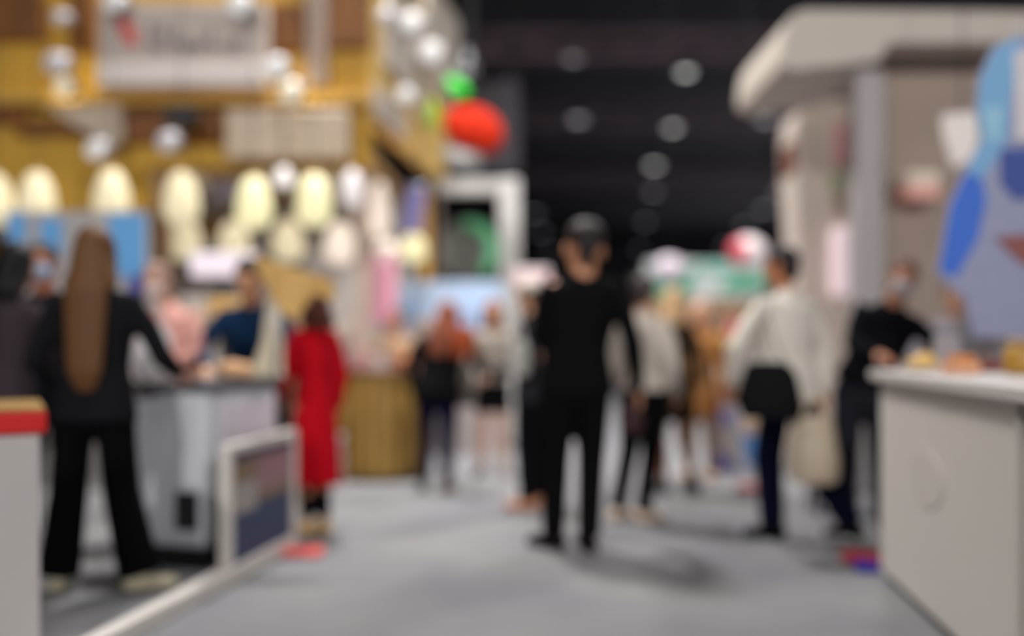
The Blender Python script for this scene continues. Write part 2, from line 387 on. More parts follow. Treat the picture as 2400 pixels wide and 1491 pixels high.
    # ---- bottoms
    if bottom:
        bcol, bst = bottom; b = NB()
        if tst != 'dress': tube(b, [V(0, 0, .84), V(0, .0, .90), T(0, .005, .99)], [(.160*s*W, .112*s), (.168*s*W, .118*s), (.145*s*W, .106*s)], ref=(1, 0, 0), seg=18)
        if bst == 'skirt':
            tube(b, [V(0, 0, .52), V(0, 0, .72), V(0, 0, .92)], [(.205*s*W, .165*s), (.195*s*W, .145*s), (.165*s*W, .118*s)], ref=(1, 0, 0), seg=18, f0=True)
        for sd, Lg in ((-1, ll), (1, rl)):
            Hp = V(sd*.085*W, 0, .88); K = V(*Lg[0]); A = V(*Lg[1])
            if bst == 'skirt': continue
            if bst == 'shorts':
                tube(b, [Hp, Hp.lerp(K, .65)], [.100*s, .092*s], seg=14, f1=True); continue
            lw = .6+.4*W
            kr, ar = {'trousers': (.074, .060), 'slim': (.066, .048), 'flare': (.086, .098)}[bst]; kr *= lw; ar *= lw
            E = A+V(0, 0, -.035 if bst != 'slim' else 0)
            if tst == 'dress': Hp = Hp.lerp(K, .5)
            tube(b, [Hp, Hp.lerp(K, .4), K], [(.098 if tst != 'dress' else .07)*s, (.092 if tst != 'dress' else .068)*s, kr*s], seg=14)
            tube(b, [K, K.lerp(A, .5), E+V(0, 0, .03)], [kr*s, (kr+ar)/2*s, ar*s], seg=14, f1=True)
        obj({'skirt': 'skirt', 'shorts': 'shorts'}.get(bst, 'trousers'), b, cloth(bcol), t, vox=.012, smooth=2)
    for sd, Lg in ((-1, ll), (1, rl)):
        A = V(*Lg[1]); an = math.radians(Lg[2]); fd = Vector((-math.sin(an), math.cos(an), 0)); sdv = Vector((fd.y, -fd.x, 0))
        b = NB(); tz = Lg[3]*s if len(Lg) > 3 else 0
        z0 = A.z-.085*s
        tube(b, [A-fd*.045*s+Vector((0, 0, -.040*s)), A+fd*.05*s+Vector((0, 0, -.046*s)), A+fd*.15*s+Vector((0, 0, -.054*s-tz))],
             [(.040*s, .044*s), (.043*s, .038*s), (.042*s, .030*s)], ref=sdv, seg=14)
        tube(b, [A+V(0, 0, -.03), A+V(0, 0, .02)], [.042*s, .042*s], seg=12)
        obj('shoe', b, cloth(shoe), t, vox=.009)
    return t, dict(T=T, V=V, s=s)
def rotz(v, deg):
    a = math.radians(deg); return Vector((v[0]*math.cos(a)-v[1]*math.sin(a), v[0]*math.sin(a)+v[1]*math.cos(a), v[2] if len(v) > 2 else 0))

# woman with very long brown hair, seen from behind
person('person with very long brown hair, black blazer and wide black trousers, back turned at freezer',
       (GX(222, 4.32), 4.32, 0), 3, 1.60, (190, 140, 112), ((98, 66, 38), 'verylong'), ((24, 24, 27), 'jacket'), ((7, 7, 9), 'flare'),
       (212, 204, 176), legs={'L': ((-.13, .02, .48), (-.17, 0, .085), 10), 'R': ((.12, .02, .48), (.22, -.02, .085), -62)},
       arms={'L': ((-.08, -.02, -.29), (-.05, .16, -.46)), 'R': ((.12, .04, -.27), (.13, .28, -.36))}, wide=1.08, head_yaw=-8)
person('person with black hair and plum jacket at the left edge, behind the red-striped counter',
       (GX(8, 4.62), 4.62, 0), -28, 1.57, (170, 120, 95), ((9, 8, 9), 'bob'), ((58, 50, 54), 'jacket'), ((16, 16, 20), 'trousers'), (18, 18, 20),
       arms={'L': ((-.06, -.02, -.29), (-.06, .10, -.5)), 'R': ((.12, .10, -.26), (.02, .34, -.30))}, lean=6, vox=.01)
person('person in a pale blue face mask between the plum jacket and the long brown hair',
       (GX(112, 5.6), 5.6, 0), 184, 1.65, (176, 112, 84), ((28, 20, 18), 'short'), ((26, 26, 32), 'jacket'), ((18, 18, 22), 'trousers'), (16, 16, 18),
       mask=(150, 178, 208), lean=5, vox=.01)
# pink shirt person leaning on the freezer
person('person in a pink shirt leaning over the freezer top, next to the long-haired person',
       (GX(428, 5.66), 5.66, 0), 172, 1.56, (205, 160, 138), ((150, 120, 108), 'short'), ((216, 160, 150), 'shirt'), ((60, 60, 66), 'trousers'), (30, 30, 30),
       arms={'R': ((.16, .10, -.20), (.16, .36, -.36)), 'L': ((-.04, .06, -.27), (.08, .24, -.32))}, lean=12, side=8, vox=.009, mask=(214, 196, 190), wide=1.1)
person('vendor in a navy shirt bending over the freezer, under the tan wooden board',
       (GX(612, 5.80), 5.80, 0), 176, 1.60, (205, 150, 112), ((20, 15, 14), 'short'), ((22, 48, 78), 'shirt'), ((25, 26, 34), 'trousers'), (24, 24, 24),
       arms={'R': ((.10, .10, -.24), (-.02, .33, -.33)), 'L': ((-.08, .10, -.25), (.07, .31, -.33))}, lean=18, vox=.009, wide=1.18, head_pitch=12)
person('small person in a long red dress and black leggings beside the freezer',
       (GX(738, 5.56), 5.56, 0), 38, 1.42, (190, 130, 98), ((84, 44, 34), 'bob'), ((178, 12, 28), 'dress'), ((16, 14, 18), 'slim'), (214, 176, 120),
       arms={'L': ((-.06, .04, -.27), (-.02, .18, -.42)), 'R': ((.05, -.03, -.28), (.05, .04, -.52))},
       legs={'L': ((-.06, .03, .48), (-.05, .02, .085), 10), 'R': ((.07, .02, .48), (.06, -.02, .085), -10)}, vox=.009, wide=.84)
person('person in a black top and navy trousers beside the round wooden counter, back turned',
       (GX(1024, 7.2), 7.2, 0), -14, 1.40, (176, 110, 78), ((140, 78, 54), 'long'), ((26, 26, 27), 'jacket'), ((18, 20, 58), 'slim'), (92, 70, 40),
       legs={'L': ((-.10, .02, .48), (-.13, 0, .085), 14), 'R': ((.09, .02, .48), (.10, -.02, .085), -10)}, side=6, lean=6, vox=.01, wide=1.3,
       arms={'R': ((.12, .06, -.26), (.14, .28, -.30)), 'L': ((-.10, -.03, -.27), (-.10, .06, -.50))})
person('person in a grey beige top, black shorts and bare legs, amid the crowd',
       (GX(1155, 8.1), 8.1, 0), 176, 1.44, (206, 150, 116), ((110, 62, 44), 'bob'), ((164, 154, 144), 'shirt'), ((18, 18, 20), 'shorts'), (120, 96, 80),
       arms={'R': ((.10, .06, -.27), (.10, .22, -.42)), 'L': ((-.08, .02, -.28), (-.12, .10, -.50))}, vox=.011)
person('person in a white cap and charcoal jacket, half hidden behind the tall black suit',
       (GX(1246, 6.45), 6.45, 0), 70, 1.50, (190, 140, 110), ((70, 52, 40), 'short'), ((50, 50, 54), 'jacket'), ((14, 14, 18), 'trousers'), (196, 140, 112),
       hat=(206, 196, 186), arms={'L': ((-.04, .02, -.29), (-.02, .24, -.38)), 'R': ((.05, -.03, -.28), (.05, .05, -.52))}, vox=.01)
# the tall man in black
person('tall person in a black suit standing in the aisle, seen from behind',
       (GX(1350, 5.18), 5.18, 0), 6, 1.75, (196, 138, 104), ((40, 34, 36), 'crop'), ((13, 13, 14), 'jacket'), ((10, 10, 12), 'trousers'), (22, 18, 20),
       arms={'L': ((-.03, .08, -.28), (.04, .27, -.36)), 'R': ((.08, -.02, -.29), (.13, .06, -.54))},
       legs={'L': ((-.105, .02, .48), (-.115, .03, .085), 40), 'R': ((.085, .02, .48), (.06, -.05, .085), 5)}, wide=1.08, vox=.007, hs=1.22, hdz=.045, side=4)
person('person in a loose white top, black trousers and beige shoes right behind the tall man',
       (GX(1508, 5.95), 5.95, 0), -24, 1.50, (190, 140, 108), ((66, 58, 58), 'short'), ((194, 184, 174), 'shirt'), ((8, 8, 10), 'trousers'), (206, 184, 164),
       legs={'L': ((-.14, .12, .50), (-.20, .02, .085), -30), 'R': ((.05, .02, .48), (.0, .0, .085), -40)}, wide=.96, vox=.009,
       arms={'R': ((.05, -.02, -.28), (.04, .12, -.48)), 'L': ((-.05, .02, -.28), (-.03, .16, -.46))})
person('person in a dark brown coat and black boots, right of the white top',
       (GX(1578, 7.1), 7.1, 0), 20, 1.48, (150, 92, 62), ((196, 160, 120), 'bob'), ((56, 44, 32), 'coat'), ((60, 40, 30), 'shorts'), (24, 24, 24),
       arms={'R': ((.10, .02, -.28), (.16, .10, -.46)), 'L': ((-.05, .02, -.28), (-.03, .2, -.42))}, vox=.011,
       legs={'L': ((-.08, .06, .48), (-.10, .0, .085), 10), 'R': ((.09, .02, .48), (.14, -.10, .10), 0)})
person('person in a tan orange coat in the crowd, beside the curved white display',
       (GX(1642, 7.85), 7.85, 0), 150, 1.42, (206, 152, 112), ((206, 166, 150), 'bob'), ((186, 128, 76), 'coat'), ((178, 150, 128), 'slim'), (200, 160, 110), vox=.011)
# man walking with bags
person('person in a cream sweatshirt and navy trousers walking left with bags',
       (GX(1852, 5.48), 5.48, 0), 44, 1.63, (176, 112, 74), ((34, 28, 28), 'short'), ((218, 211, 200), 'jacket'), ((12, 14, 38), 'trousers'), (16, 16, 18),
       legs={'L': ((-.08, .10, .49), (-.10, .06, .085), 26), 'R': ((.10, -.08, .48), (.06, -.36, .13), -4, .02)},
       arms={'L': ((-.14, .08, -.25), (-.10, .14, -.46)), 'R': ((.12, -.05, -.27), (.10, -.05, -.53))}, wide=1.54, vox=.008, head_yaw=20, lean=4)
person('person in black top and grey face mask leaning towards the white counter',
       (GX(2024, 5.72), 5.72, 0), 160, 1.60, (190, 132, 104), ((98, 60, 44), 'short'), ((12, 12, 17), 'shirt'), ((30, 30, 38), 'trousers'), (84, 34, 26),
       arms={'L': ((-.16, .08, -.24), (-.26, .22, -.38)), 'R': ((.04, .14, -.24), (-.10, .30, -.30))}, lean=8, side=-19, head_yaw=12, vox=.009, mask=(176, 172, 176), wide=1.08)
person('person in a plain grey shirt behind the white counter, left of the blue flag',
       (GX(2232, 6.5), 6.5, 0), 165, 1.50, (186, 136, 112), ((92, 62, 50), 'short'), ((130, 126, 132), 'shirt'), ((40, 42, 60), 'trousers'), (30, 30, 30),
       arms={'R': ((.12, .12, -.24), (.06, .34, -.30)), 'L': ((-.12, .12, -.24), (-.06, .34, -.30))}, lean=8, vox=.01, wide=1.1)
person('person in a beige shirt standing behind the round wooden counter',
       (GX(930, 8.75), 8.75, 0), 182, 1.38, (196, 130, 88), ((44, 36, 40), 'bun'), ((184, 150, 120), 'tee'), ((70, 60, 56), 'trousers'), (40, 36, 34),
       arms={'R': ((.12, .10, -.26), (.08, .30, -.28)), 'L': ((-.14, .08, -.26), (-.12, .30, -.30))}, vox=.011)

# ================================================================= LEFT FOREGROUND
# counter with red stripe (bottom left)
t = thing('display_counter', 'white counter with tan top and red stripe at the left edge', 'counter', (-1.515, 3.2, 0), math.radians(28))
bm = NB(); bx(bm, -1.5, -.02, .02, .48, .0, .80, bev=.008); obj('cabinet', bm, M('dull_white', (186, 181, 179), .5, var=.03), t)
bm = NB(); bx(bm, -1.52, 0, 0, .50, .80, .872, bev=.01); obj('edge_band', bm, M('red_band', (204, 22, 18), .4), t)['label'] = 'bright red edge band'
bm = NB(); bx(bm, -1.515, -.005, .005, .495, .872, .885, bev=.004); obj('counter_top', bm, wood('oak_top', (150, 116, 66), (176, 140, 84)), t)
# chest freezer
u1 = Vector((-.954, .30)); 
t = thing('chest_freezer', 'pale blue-grey chest freezer with rounded corners between the customers and the vendor', 'freezer', (-1.45, 4.66, 0), math.atan2(.954, .30)-math.pi/2)
FRZ = M('freezer_enamel', (206, 209, 216), .35, var=.03)
bm = NB(); bx(bm, -.44, 0, .0, .66, .10, .86, bev=.05, seg=4); obj('body', bm, FRZ, t)
bm = NB(); bx(bm, -.42, -.02, .02, .64, 0, .10, bev=.01); obj('plinth', bm, BLACK, t)
bm = NB(); bx(bm, -.45, .01, -.01, .67, .86, .91, bev=.018); obj('lid', bm, M('freezer_lid', (96, 96, 100), .3), t)
bm = NB(); bx(bm, -.165, -.045, -.014, -.002, .20, .38, mi=0)
for k in range(8): bx(bm, -.16, -.05, -.020, -.012, .212+.021*k, .222+.021*k, mi=1)
obj('vent_grille', bm, [BLACK, DGREY], t)
bm = NB(); tube(bm, [(-.30, -.02, .885), (-.14, -.02, .885)], [.010, .010], seg=8); obj('handle', bm, CHROME, t)
bm = NB(); bx(bm, .001, .010, .10, .60, .44, .80, bev=.003); o = obj('side_panel', bm, M('freezer_sticker', (222, 214, 224), .5), t)

# low framed sign on a floor rail
NEAR = Vector((-1.497, 2.75, 0)); P1 = Vector((-1.293, 4.44, 0)); P2 = Vector((-1.175, 5.22, 0))
ang = math.atan2(P2.y-P1.y, P2.x-P1.x)
t = thing('floor_sign', 'low white framed sign with a navy poster standing before the freezer', 'sign', P1, ang)
L = (P2-P1).length
WF = M('white_frame', (212, 206, 200), .45, var=.03)
bm = NB(); bx(bm, -1.75, L+.03, -.035, .035, 0, .075, bev=.008); obj('base_rail', bm, WF, t)
for x in (0, L): bm = NB(); bx(bm, x-.028, x+.028, -.026, .026, .075, .63, bev=.006); obj('post', bm, WF, t)
bm = NB(); bx(bm, .028, L-.028, -.026, .026, .585, .63, bev=.006); obj('top_rail', bm, WF, t)
bm = NB(); bx(bm, .028, L-.028, -.012, .012, .075, .585)
PAN = [M('poster_navy', (34, 52, 88), .5, var=.08), M('poster_mauve', (150, 112, 120), .5), M('poster_brown', (128, 106, 84), .5), M('poster_dark', (48, 40, 66), .5), M('poster_pale', (158, 152, 148), .5)]
def pf(bm, x0, x1, z0, z1, mi, y=-.013): bx(bm, x0, x1, y, y+.003, z0, z1, mi=mi)
for y in (-.015, .012):
    pf(bm, .03, L-.03, .325, .545, 2, y); pf(bm, .30, L-.03, .38, .54, 1, y-.0015 if y < 0 else y+.0015); pf(bm, .06, .30, .30, .44, 4, y-.003 if y < 0 else y+.003)
    pf(bm, .03, L-.03, .545, .585, 3, y-.002 if y < 0 else y+.002)
obj('poster', bm, PAN, t)

bm = NB(); bx(bm, -.10, .10, -.07, .07, 0, .03, bev=.01); single('floor_marker', bm, M('coral_plastic', (236, 92, 84), .5), 'flat coral red block on the carpet at the end of the low sign', 'floor marker', (GX(712, 5.06), 5.06, 0), .05)
# tan board held above the vendor
pts = [(598, 598), (690, 628), (775, 655), (786, 706), (735, 688), (715, 716), (692, 752), (655, 728), (628, 672), (604, 636)]
Yb = 5.12
bm = NB(); prism(bm, [(GX(a, Yb), GZ(b_, Yb)) for a, b_ in pts], Yb, Yb+.03)
o = single('wooden_arrow_board', bm, TAN, 'tan arrow-shaped wooden board sticking up above the freezer', 'board')
bm = NB(); tube(bm, [(GX(640, 5.1), 5.18, GZ(700, 5.1)), (GX(640, 5.1), 5.15, .91)], [.012, .012], seg=8); tube(bm, [(GX(640, 5.1), 5.15, .911), (GX(640, 5.1), 5.15, .919)], [.05, .05], seg=20, flat=True)
ob = obj('stand_pole', bm, CHROME, o)
# white bag in the pink shirt person's arm
def bag(name, label, cat, loc, yaw, w_, d_, h_, mat, group=None, handles=True, hmat=None, soft=True):
    t = thing(name, label, cat, loc, math.radians(yaw), group)
    bm = NB()
    tube(bm, [(0, 0, .02), (0, 0, h_*.35), (0, 0, h_*.8), (0, 0, h_)], [(w_*.46, d_*.46), (w_*.52, d_*.52), (w_*.44, d_*.36), (w_*.34, d_*.12)] if soft else [(w_*.5, d_*.5)]*4, seg=20)
    for v in bm.verts:
        if v.co.z < .0: v.co.z = 0
        v.co.x += .008*math.sin(v.co.z*40+v.co.y*25); v.co.y += .006*math.sin(v.co.x*50+v.co.z*30)
    obj('bag_body', bm, mat, t)
    if handles:
        for s_ in (-1, 1):
            bm = NB(); n = 9
            tube(bm, [(w_*.22*math.cos(math.pi*k/(n-1)), s_*d_*.08*(1 if k not in (0, n-1) else 1), h_*.97+.13*math.sin(math.pi*k/(n-1))) for k in range(n)], [.007]*n, ref=(0, 1, 0), seg=8)
            obj('handle', bm, hmat or mat, t)
    return t
bag('paper_bag', 'white paper bag held against the pink shirt', 'bag', (GX(358, 5.05), 5.05, .915), 10, .20, .12, .26, M('paper_white', (212, 208, 210), .8))
# cream scarf-like apron hanging by the vendor
YA = 5.17
bm = NB(); prism(bm, [(GX(a, YA), GZ(b_, YA)) for a, b_ in [(626, 694), (656, 694), (662, 800), (664, 880), (650, 893), (560, 893), (556, 884), (596, 850), (614, 800)]], YA, YA+.02)
single('cream_cloth', bm, cloth((202, 192, 170)), 'cream cloth hanging down onto the freezer in front of the navy shirt', 'cloth')
bm = NB(); ell(bm, (0, 0, .045), (.085, .06, .045)); ell(bm, (.06, .02, .04), (.05, .05, .04)); single('bread_roll', bm, M('bread', (214, 168, 126), .7), 'pale brown bread roll lying on the freezer lid', 'bread', (GX(542, 4.98), 4.98, .911), 0)
# yellow box above the freezer
bm = NB(); bx(bm, -.11, .11, -.06, .06, 0, .13, bev=.01); o = single('yellow_box', bm, M('yellow_card', (226, 186, 112), .6), 'pale yellow box on the shelf between pink shirt and navy shirt', 'box', (GX(535, 6.6), 6.6, 1.26), 0)

# ================================================================= ROUND COUNTER
t = thing('round_counter', 'round golden wooden counter in the middle distance', 'counter', (GX(888, 8.0), 8.02, 0))
bm = NB(); lathe(bm, [(.355, .03), (.365, .06), (.37, .4), (.365, .80), (.36, .84)], 40)
for k in range(20):
    a = 2*math.pi*k/20; bx(bm, -.006, .006, .362, .376, .06, .80, mi=1, rot=Matrix.Rotation(a, 4, 'Z'))
obj('drum', bm, [wood('golden_wood', (176, 138, 70), (196, 160, 86)), BROWN], t)
bm = NB(); lathe(bm, [(.34, 0), (.34, .03)], 40); obj('plinth', bm, M('dark_brown', (70, 44, 36), .6), t)
bm = NB(); lathe(bm, [(.37, .84), (.395, .845), (.395, .875), (.385, .88)], 40); obj('counter_top', bm, M('walnut_top', (112, 74, 58), .4), t)
bm = NB(); bx(bm, -.06, .06, -.05, .05, 0, .36, bev=.015); bx(bm, -.064, .064, -.054, .054, .36, .385, bev=.006, mi=1); single('waste_bin', bm, [M('pinkish_white', (202, 178, 178), .5), WHITE], 'slim whitish bin on the carpet left of the round counter', 'bin', (GX(787, 7.5), 7.5, 0), .1)
def jar(name, label, cat, loc, r, h, mat, lid=None, group=None):
    t = thing(name, label, cat, loc, 0, group)
    bm = NB(); lathe(bm, [(r*.8, 0), (r, .015), (r, h*.8), (r*.75, h*.9), (r*.7, h)], 20); obj('vessel', bm, mat, t)
    bm = NB(); lathe(bm, [(r*.76, 0), (r*.78, .02), (r*.7, .028)], 20); obj('lid', bm, lid or WHITE, t, loc=(0, 0, h))
    return t
z = .88
jar('jar', 'dark jar standing on the round counter', 'jar', (GX(905, 7.9), 7.9, z), .035, .13, M('dark_jar', (50, 44, 56), .3))
bm = NB(); lathe(bm, [(.05, 0), (.085, .02), (.12, .08), (.115, .08), (.08, .028), (.03, .02)], 24); ell(bm, (-.03, 0, .07), .04, mi=1); ell(bm, (.04, .02, .07), .042, mi=1); ell(bm, (.0, -.04, .07), .038, mi=1)
single('fruit_bowl', bm, [M('orange_bowl', (204, 128, 88), .4), M('orange_fruit', (216, 120, 50), .5)], 'orange bowl of fruit at the right rim of the round counter', 'bowl', (GX(958, 7.9), 7.88, z), 0)
bm = NB(); bx(bm, -.07, .07, -.05, .05, 0, .10, bev=.006); single('white_carton', bm, M('carton_white', (206, 190, 186), .6), 'whitish carton at the centre of the round counter', 'box', (GX(888, 7.76), 7.74, z), .3)
bm = NB(); bx(bm, -.05, .05, -.04, .04, 0, .13, bev=.006); single('pink_carton', bm, M('carton_pink', (206, 158, 158), .6), 'pink carton at the left rim of the round counter', 'box', (GX(846, 7.85), 7.85, z), -.2)
bm = NB(); lathe(bm, [(.05, 0), (.06, .01), (.06, .14), (.055, .15)], 20); single('silver_tin', bm, M('tin', (176, 172, 182), .35, metal=.4), 'round silvery tin at the far left rim of the round counter', 'tin', (GX(804, 7.95), 7.95, .881), 0)

# ================================================================= LEFT BOOTH
AD = Vector((.117, .993, 0)).normalized()             # aisle direction
BC = Vector((GX(866, 8.25), 8.25, 0))                 # near right corner of the canopy
t = thing('booth_canopy', 'large gold and brown booth canopy filling the upper left', 'booth', (0, 0, 0))
bm = NB(); bx(bm, -6.2, BC.x, 8.25, 8.37, GZ(395, 8.25), 4.9); obj('front_fascia', bm, GOLD, t)
def slat(x0, x1, y0, y1, Y=8.2, m=BROWN):
    bm = NB(); bx(bm, GX(x0, Y), GX(x1, Y), Y-.04, Y+.045, GZ(y1, Y), GZ(y0, Y), bev=.01); obj('slat_panel', bm, m, t)
bm = NB(); bx(bm, -6.2, GX(350, 8.25), 8.26, 8.36, GZ(495, 8.25), GZ(396, 8.25)); obj('lower_fascia', bm, GOLD, t)
slat(-30, 110, -60, 95); slat(165, 222, -60, 120); slat(628, 712, 10, 120); slat(770, 868, -80, 110)
slat(270, 520, 262, 335); slat(-30, 60, 225, 290); slat(40, 250, 283, 318, 8.21)
bm = NB(); bx(bm, GX(722, 8.2), GX(770, 8.2), 8.1, 8.245, GZ(205, 8.2), 4.7, bev=.01); obj('column_trim', bm, M('mauve_panel', (158, 138, 126), .6), t)
bm = NB(); bx(bm, -6.2, BC.x+.02, 8.08, 8.25, GZ(250, 8.2), GZ(228, 8.2), bev=.01); obj('ledge', bm, M('gold_ledge', (186, 146, 62), .5), t)
bm = NB(); bx(bm, -6.2, BC.x, 8.37, 11.4, 2.70, 2.76); obj('soffit', bm, M('soffit_tan', (186, 150, 100), .7), t)
for lx in (-3.4, -2.0):  # panels and lamps added under the soffit to brighten the booth interior
    bm = NB(); bx(bm, lx-.4, lx+.4, 9.3, 10.1, 2.66, 2.70); obj('added_fill_panel', bm, M('fill_panel_glow', (190, 176, 150), .4, emit=.35), t)
    area((lx, 9.7, 2.64), .8, 22, (1, .93, .84), (lx, 9.7, 0), t, 'lamp')
# side fascia facing the aisle, flared outward
bm = NB()
n0 = BC+Vector((0, 0, 0)); far = BC+AD*3.35
zb, zt = 2.98, 4.9; fl = .16
def quad(bm, a, b_, c, d, th, mi=0):
    nrm = ((b_-a).cross(d-a)).normalized()*th
    A = [bm.verts.new(v) for v in (a, b_, c, d)]; B = [bm.verts.new(v+nrm) for v in (a, b_, c, d)]
    fs = [bm.faces.new(A[::-1]), bm.faces.new(B)]
    for i in range(4): fs.append(bm.faces.new((A[i], A[(i+1) % 4], B[(i+1) % 4], B[i])))
    for f in fs: f.material_index = mi
def SP(u, v, off=0): # u along aisle 0..1, v up 0..1
    p = n0.lerp(far, u); return Vector((p.x+fl*v*(.3+.7*u)+off, p.y, zb+(zt-zb)*v))
quad(bm, SP(0, 0), SP(1, 0), SP(1, 1), SP(0, 1), -.10); obj('side_fascia', bm, M('side_gold', (220, 184, 110), .55, var=.12, scale=2), t)
LB = M('side_lightbox', (190, 180, 168), .6)
def sidebox(u0, u1, v0, v1, lab=None):
    bm = NB(); a = SP(u0, v0, .003); b_ = SP(u1, v0, .003); c = SP(u1, v1, .003); d = SP(u0, v1, .003); quad(bm, a, b_, c, d, .05)
    obj('light_panel', bm, LB, t)
sidebox(.10, .46, .28, .66); sidebox(.50, .62, .20, .40); sidebox(.02, .34, .02, .16); sidebox(.52, .98, .45, .96); sidebox(.12, .44, .74, .97)
# posts & interior walls
POST = M('booth_post', (212, 190, 176), .5)
bm = NB(); bx(bm, GX(822, 8.25), GX(858, 8.25), 8.40, 8.54, 0, 2.70, bev=.01); obj('post', bm, POST, t)
bm = NB(); bx(bm, GX(352, 8.25), GX(378, 8.25), 8.40, 8.54, 0, 2.70, bev=.01); obj('post', bm, M('post_tan', (188, 150, 116), .6), t)
bm = NB(); bx(bm, GX(988, 10.3), GX(1010, 10.3), 10.25, 10.35, 0, 2.70, bev=.01); obj('post', bm, M('post_gold', (204, 156, 70), .5), t)
bm = NB(); bx(bm, -6.2, BC.x+.05, 11.3, 11.4, 0, 2.70); obj('back_wall', bm, M('booth_wall', (196, 190, 188), .7, var=.06, scale=2), t)
bm = NB(); bx(bm, -6.2, GX(348, 11.2), 11.2, 11.3, 2.0, 2.70); bx(bm, GX(470, 11.2), GX(560, 11.2), 11.2, 11.3, 2.30, 2.46); obj('wall_band', bm, GOLD, t)
bm = NB(); bx(bm, GX(478, 8.3), GX(548, 8.3), 8.42, 8.5, GZ(462, 8.3), GZ(415, 8.3)); obj('vent_box', bm, M('vent_grey', (120, 112, 122), .6), t)
for a, b_, y0, y1 in ((400, 700, 590, 640),):
    bm = NB(); bx(bm, GX(a, 11), GX(b_, 11), 10.9, 11.2, GZ(y1, 11), GZ(y0, 11)); obj('shelf_recess', bm, M('recess_dark', (70, 62, 60), .8), t)

# hanging white sign
SG = [M('sign_white', (182, 169, 160), .5, var=.03), M('sign_red', (196, 62, 62), .5), M('sign_grey', (104, 94, 94), .5), M('sign_light', (224, 214, 208), .5)]
t = thing('hanging_sign', 'large white sign with a slanted red mark and grey lettering on the gold canopy', 'sign', (0, 0, 0))
bm = NB(); bx(bm, GX(228, 7.9), GX(622, 7.9), 7.9, 8.06, GZ(205, 7.9), GZ(5, 7.9), bev=.02); obj('sign_board', bm, SG[0], t)
Ys = 7.9
def mark(bm, pts, mi=0, th=.012): prism(bm, [(GX(a, Ys), GZ(b_, Ys)) for a, b_ in pts], Ys-th, Ys-.001, mi=mi)
bm = NB(); mark(bm, [(270, 42), (290, 38), (318, 70), (322, 104), (304, 112), (286, 80)]); obj('red_mark', bm, SG[1], t)
bm = NB()
for x0, x1, y0, y1 in ((350, 362, 50, 122), (362, 392, 112, 122), (378, 390, 60, 95), (404, 414, 70, 120), (424, 476, 108, 122), (424, 434, 96, 122), (446, 456, 92, 122), (466, 476, 96, 122), (490, 500, 60, 118), (500, 530, 108, 118), (540, 566, 96, 104), (540, 550, 96, 124), (540, 566, 116, 124)):
    mark(bm, [(x0, y0), (x1, y0), (x1, y1), (x0, y1)], 0, .008+.0004*((x0*7+y0*3) % 11))
obj('lettering', bm, SG[2], t)
bm = NB(); bx(bm, GX(232, 7.9), GX(618, 7.9), 7.86, 7.9, GZ(203, 7.9), GZ(150, 7.9), bev=.01); obj('lower_strip', bm, SG[3], t)
for x in (270, 580):
    bm = NB(); tube(bm, [(GX(x, 7.98), 7.98, GZ(5, 7.9)), (GX(x, 7.98), 7.98, 9.2)], [.012, .012], seg=8); obj('hanger', bm, BLACK, t)
bm = NB(); bx(bm, GX(532, 8.05), GX(818, 8.05), 8.0, 8.10, GZ(372, 8.05), GZ(258, 8.05), bev=.02); single('blank_sign', bm, M('beige_board', (200, 182, 162), .6, var=.03), 'plain beige rectangular board below the canopy ledge', 'sign')
bm = NB(); prism(bm, [(GX(a, 8.05), GZ(b_, 8.05)) for a, b_ in [(115, 248), (285, 250), (290, 330), (270, 345), (220, 318), (160, 285)]], 8.0, 8.08)
single('angled_board', bm, M('grey_board', (184, 168, 152), .6, var=.03), 'greyish slanted board hanging on the gold canopy at far left', 'sign')

# spotlights on the canopy
SPW = M('spot_glow', (150, 148, 146), .4, emit=.5, ecol=(240, 238, 236))
SPWM = M('spot_glow_warm', (170, 164, 150), .4, emit=.5, ecol=(255, 244, 210))
SPD = M('spot_glow_dim', (190, 186, 190), .4, emit=.1)
def spot(px, py, Y, r, glow, label, group='canopy spotlights'):
    t = thing('spotlight', label, 'spotlight', P(px, py, Y), 0, group)
    bm = NB(); lathe(bm, [(r*.5, .0), (r*1.05, .02), (r*1.1, .12), (r*.8, .16)], 20)
    bmesh.ops.transform(bm, matrix=Matrix.Rotation(math.radians(-75), 4, 'X'), verts=bm.verts); obj('housing', bm, M('silver_can', (150, 148, 152), .4, metal=.3), t)
    bm = NB(); ell(bm, (0, -.02, .0), (r, r*.35, r)); obj('bulb', bm, glow, t)
    bm = NB(); tube(bm, [(0, .10, .02), (0, max(.12, 8.2-Y), .06)], [.012, .012], seg=8); obj('bracket', bm, BLACK, t)
for a in [(140, 42, 7.8, .055, SPD, 'dim round spotlight at the upper left of the canopy, left of the white sign'),
          (130, 150, 7.8, .09, SPD, 'grey spotlight left of the white sign, above the glowing yellow patch'),
          (150, 206, 7.8, .07, SPWM, 'warm spotlight on the ledge left of the white sign'),
          (225, 352, 7.6, .075, SPW, 'round white spotlight under the slanted grey board'),
          (392, 335, 7.6, .08, SPD, 'dim spotlight below the dark projector'),
          (268, 4, 7.72, .08, SPW, 'white spotlight at the top edge over the red mark'),
          (560, 12, 7.66, .09, SPW, 'white spotlight at the top edge, right end of the white sign'),
          (645, 160, 7.66, .09, SPW, 'white spotlight at the lower right corner of the white sign'),
          (680, 216, 7.7, .09, SPWM, 'warm glowing spotlight just right of the white sign'),
          (905, 40, 8.0, .07, SPD, 'dim spotlight at the corner where the canopy turns')]:
    spot(*a)
spot(965, 55, 8.9, .10, SPW, 'bright white spotlight on the aisle side of the canopy, topmost')
spot(1010, 125, 9.6, .11, SPW, 'bright white spotlight on the aisle side of the canopy, lower one')
spot(950, 225, 8.9, .08, SPW, 'white spotlight at the lower middle of the aisle side fascia')
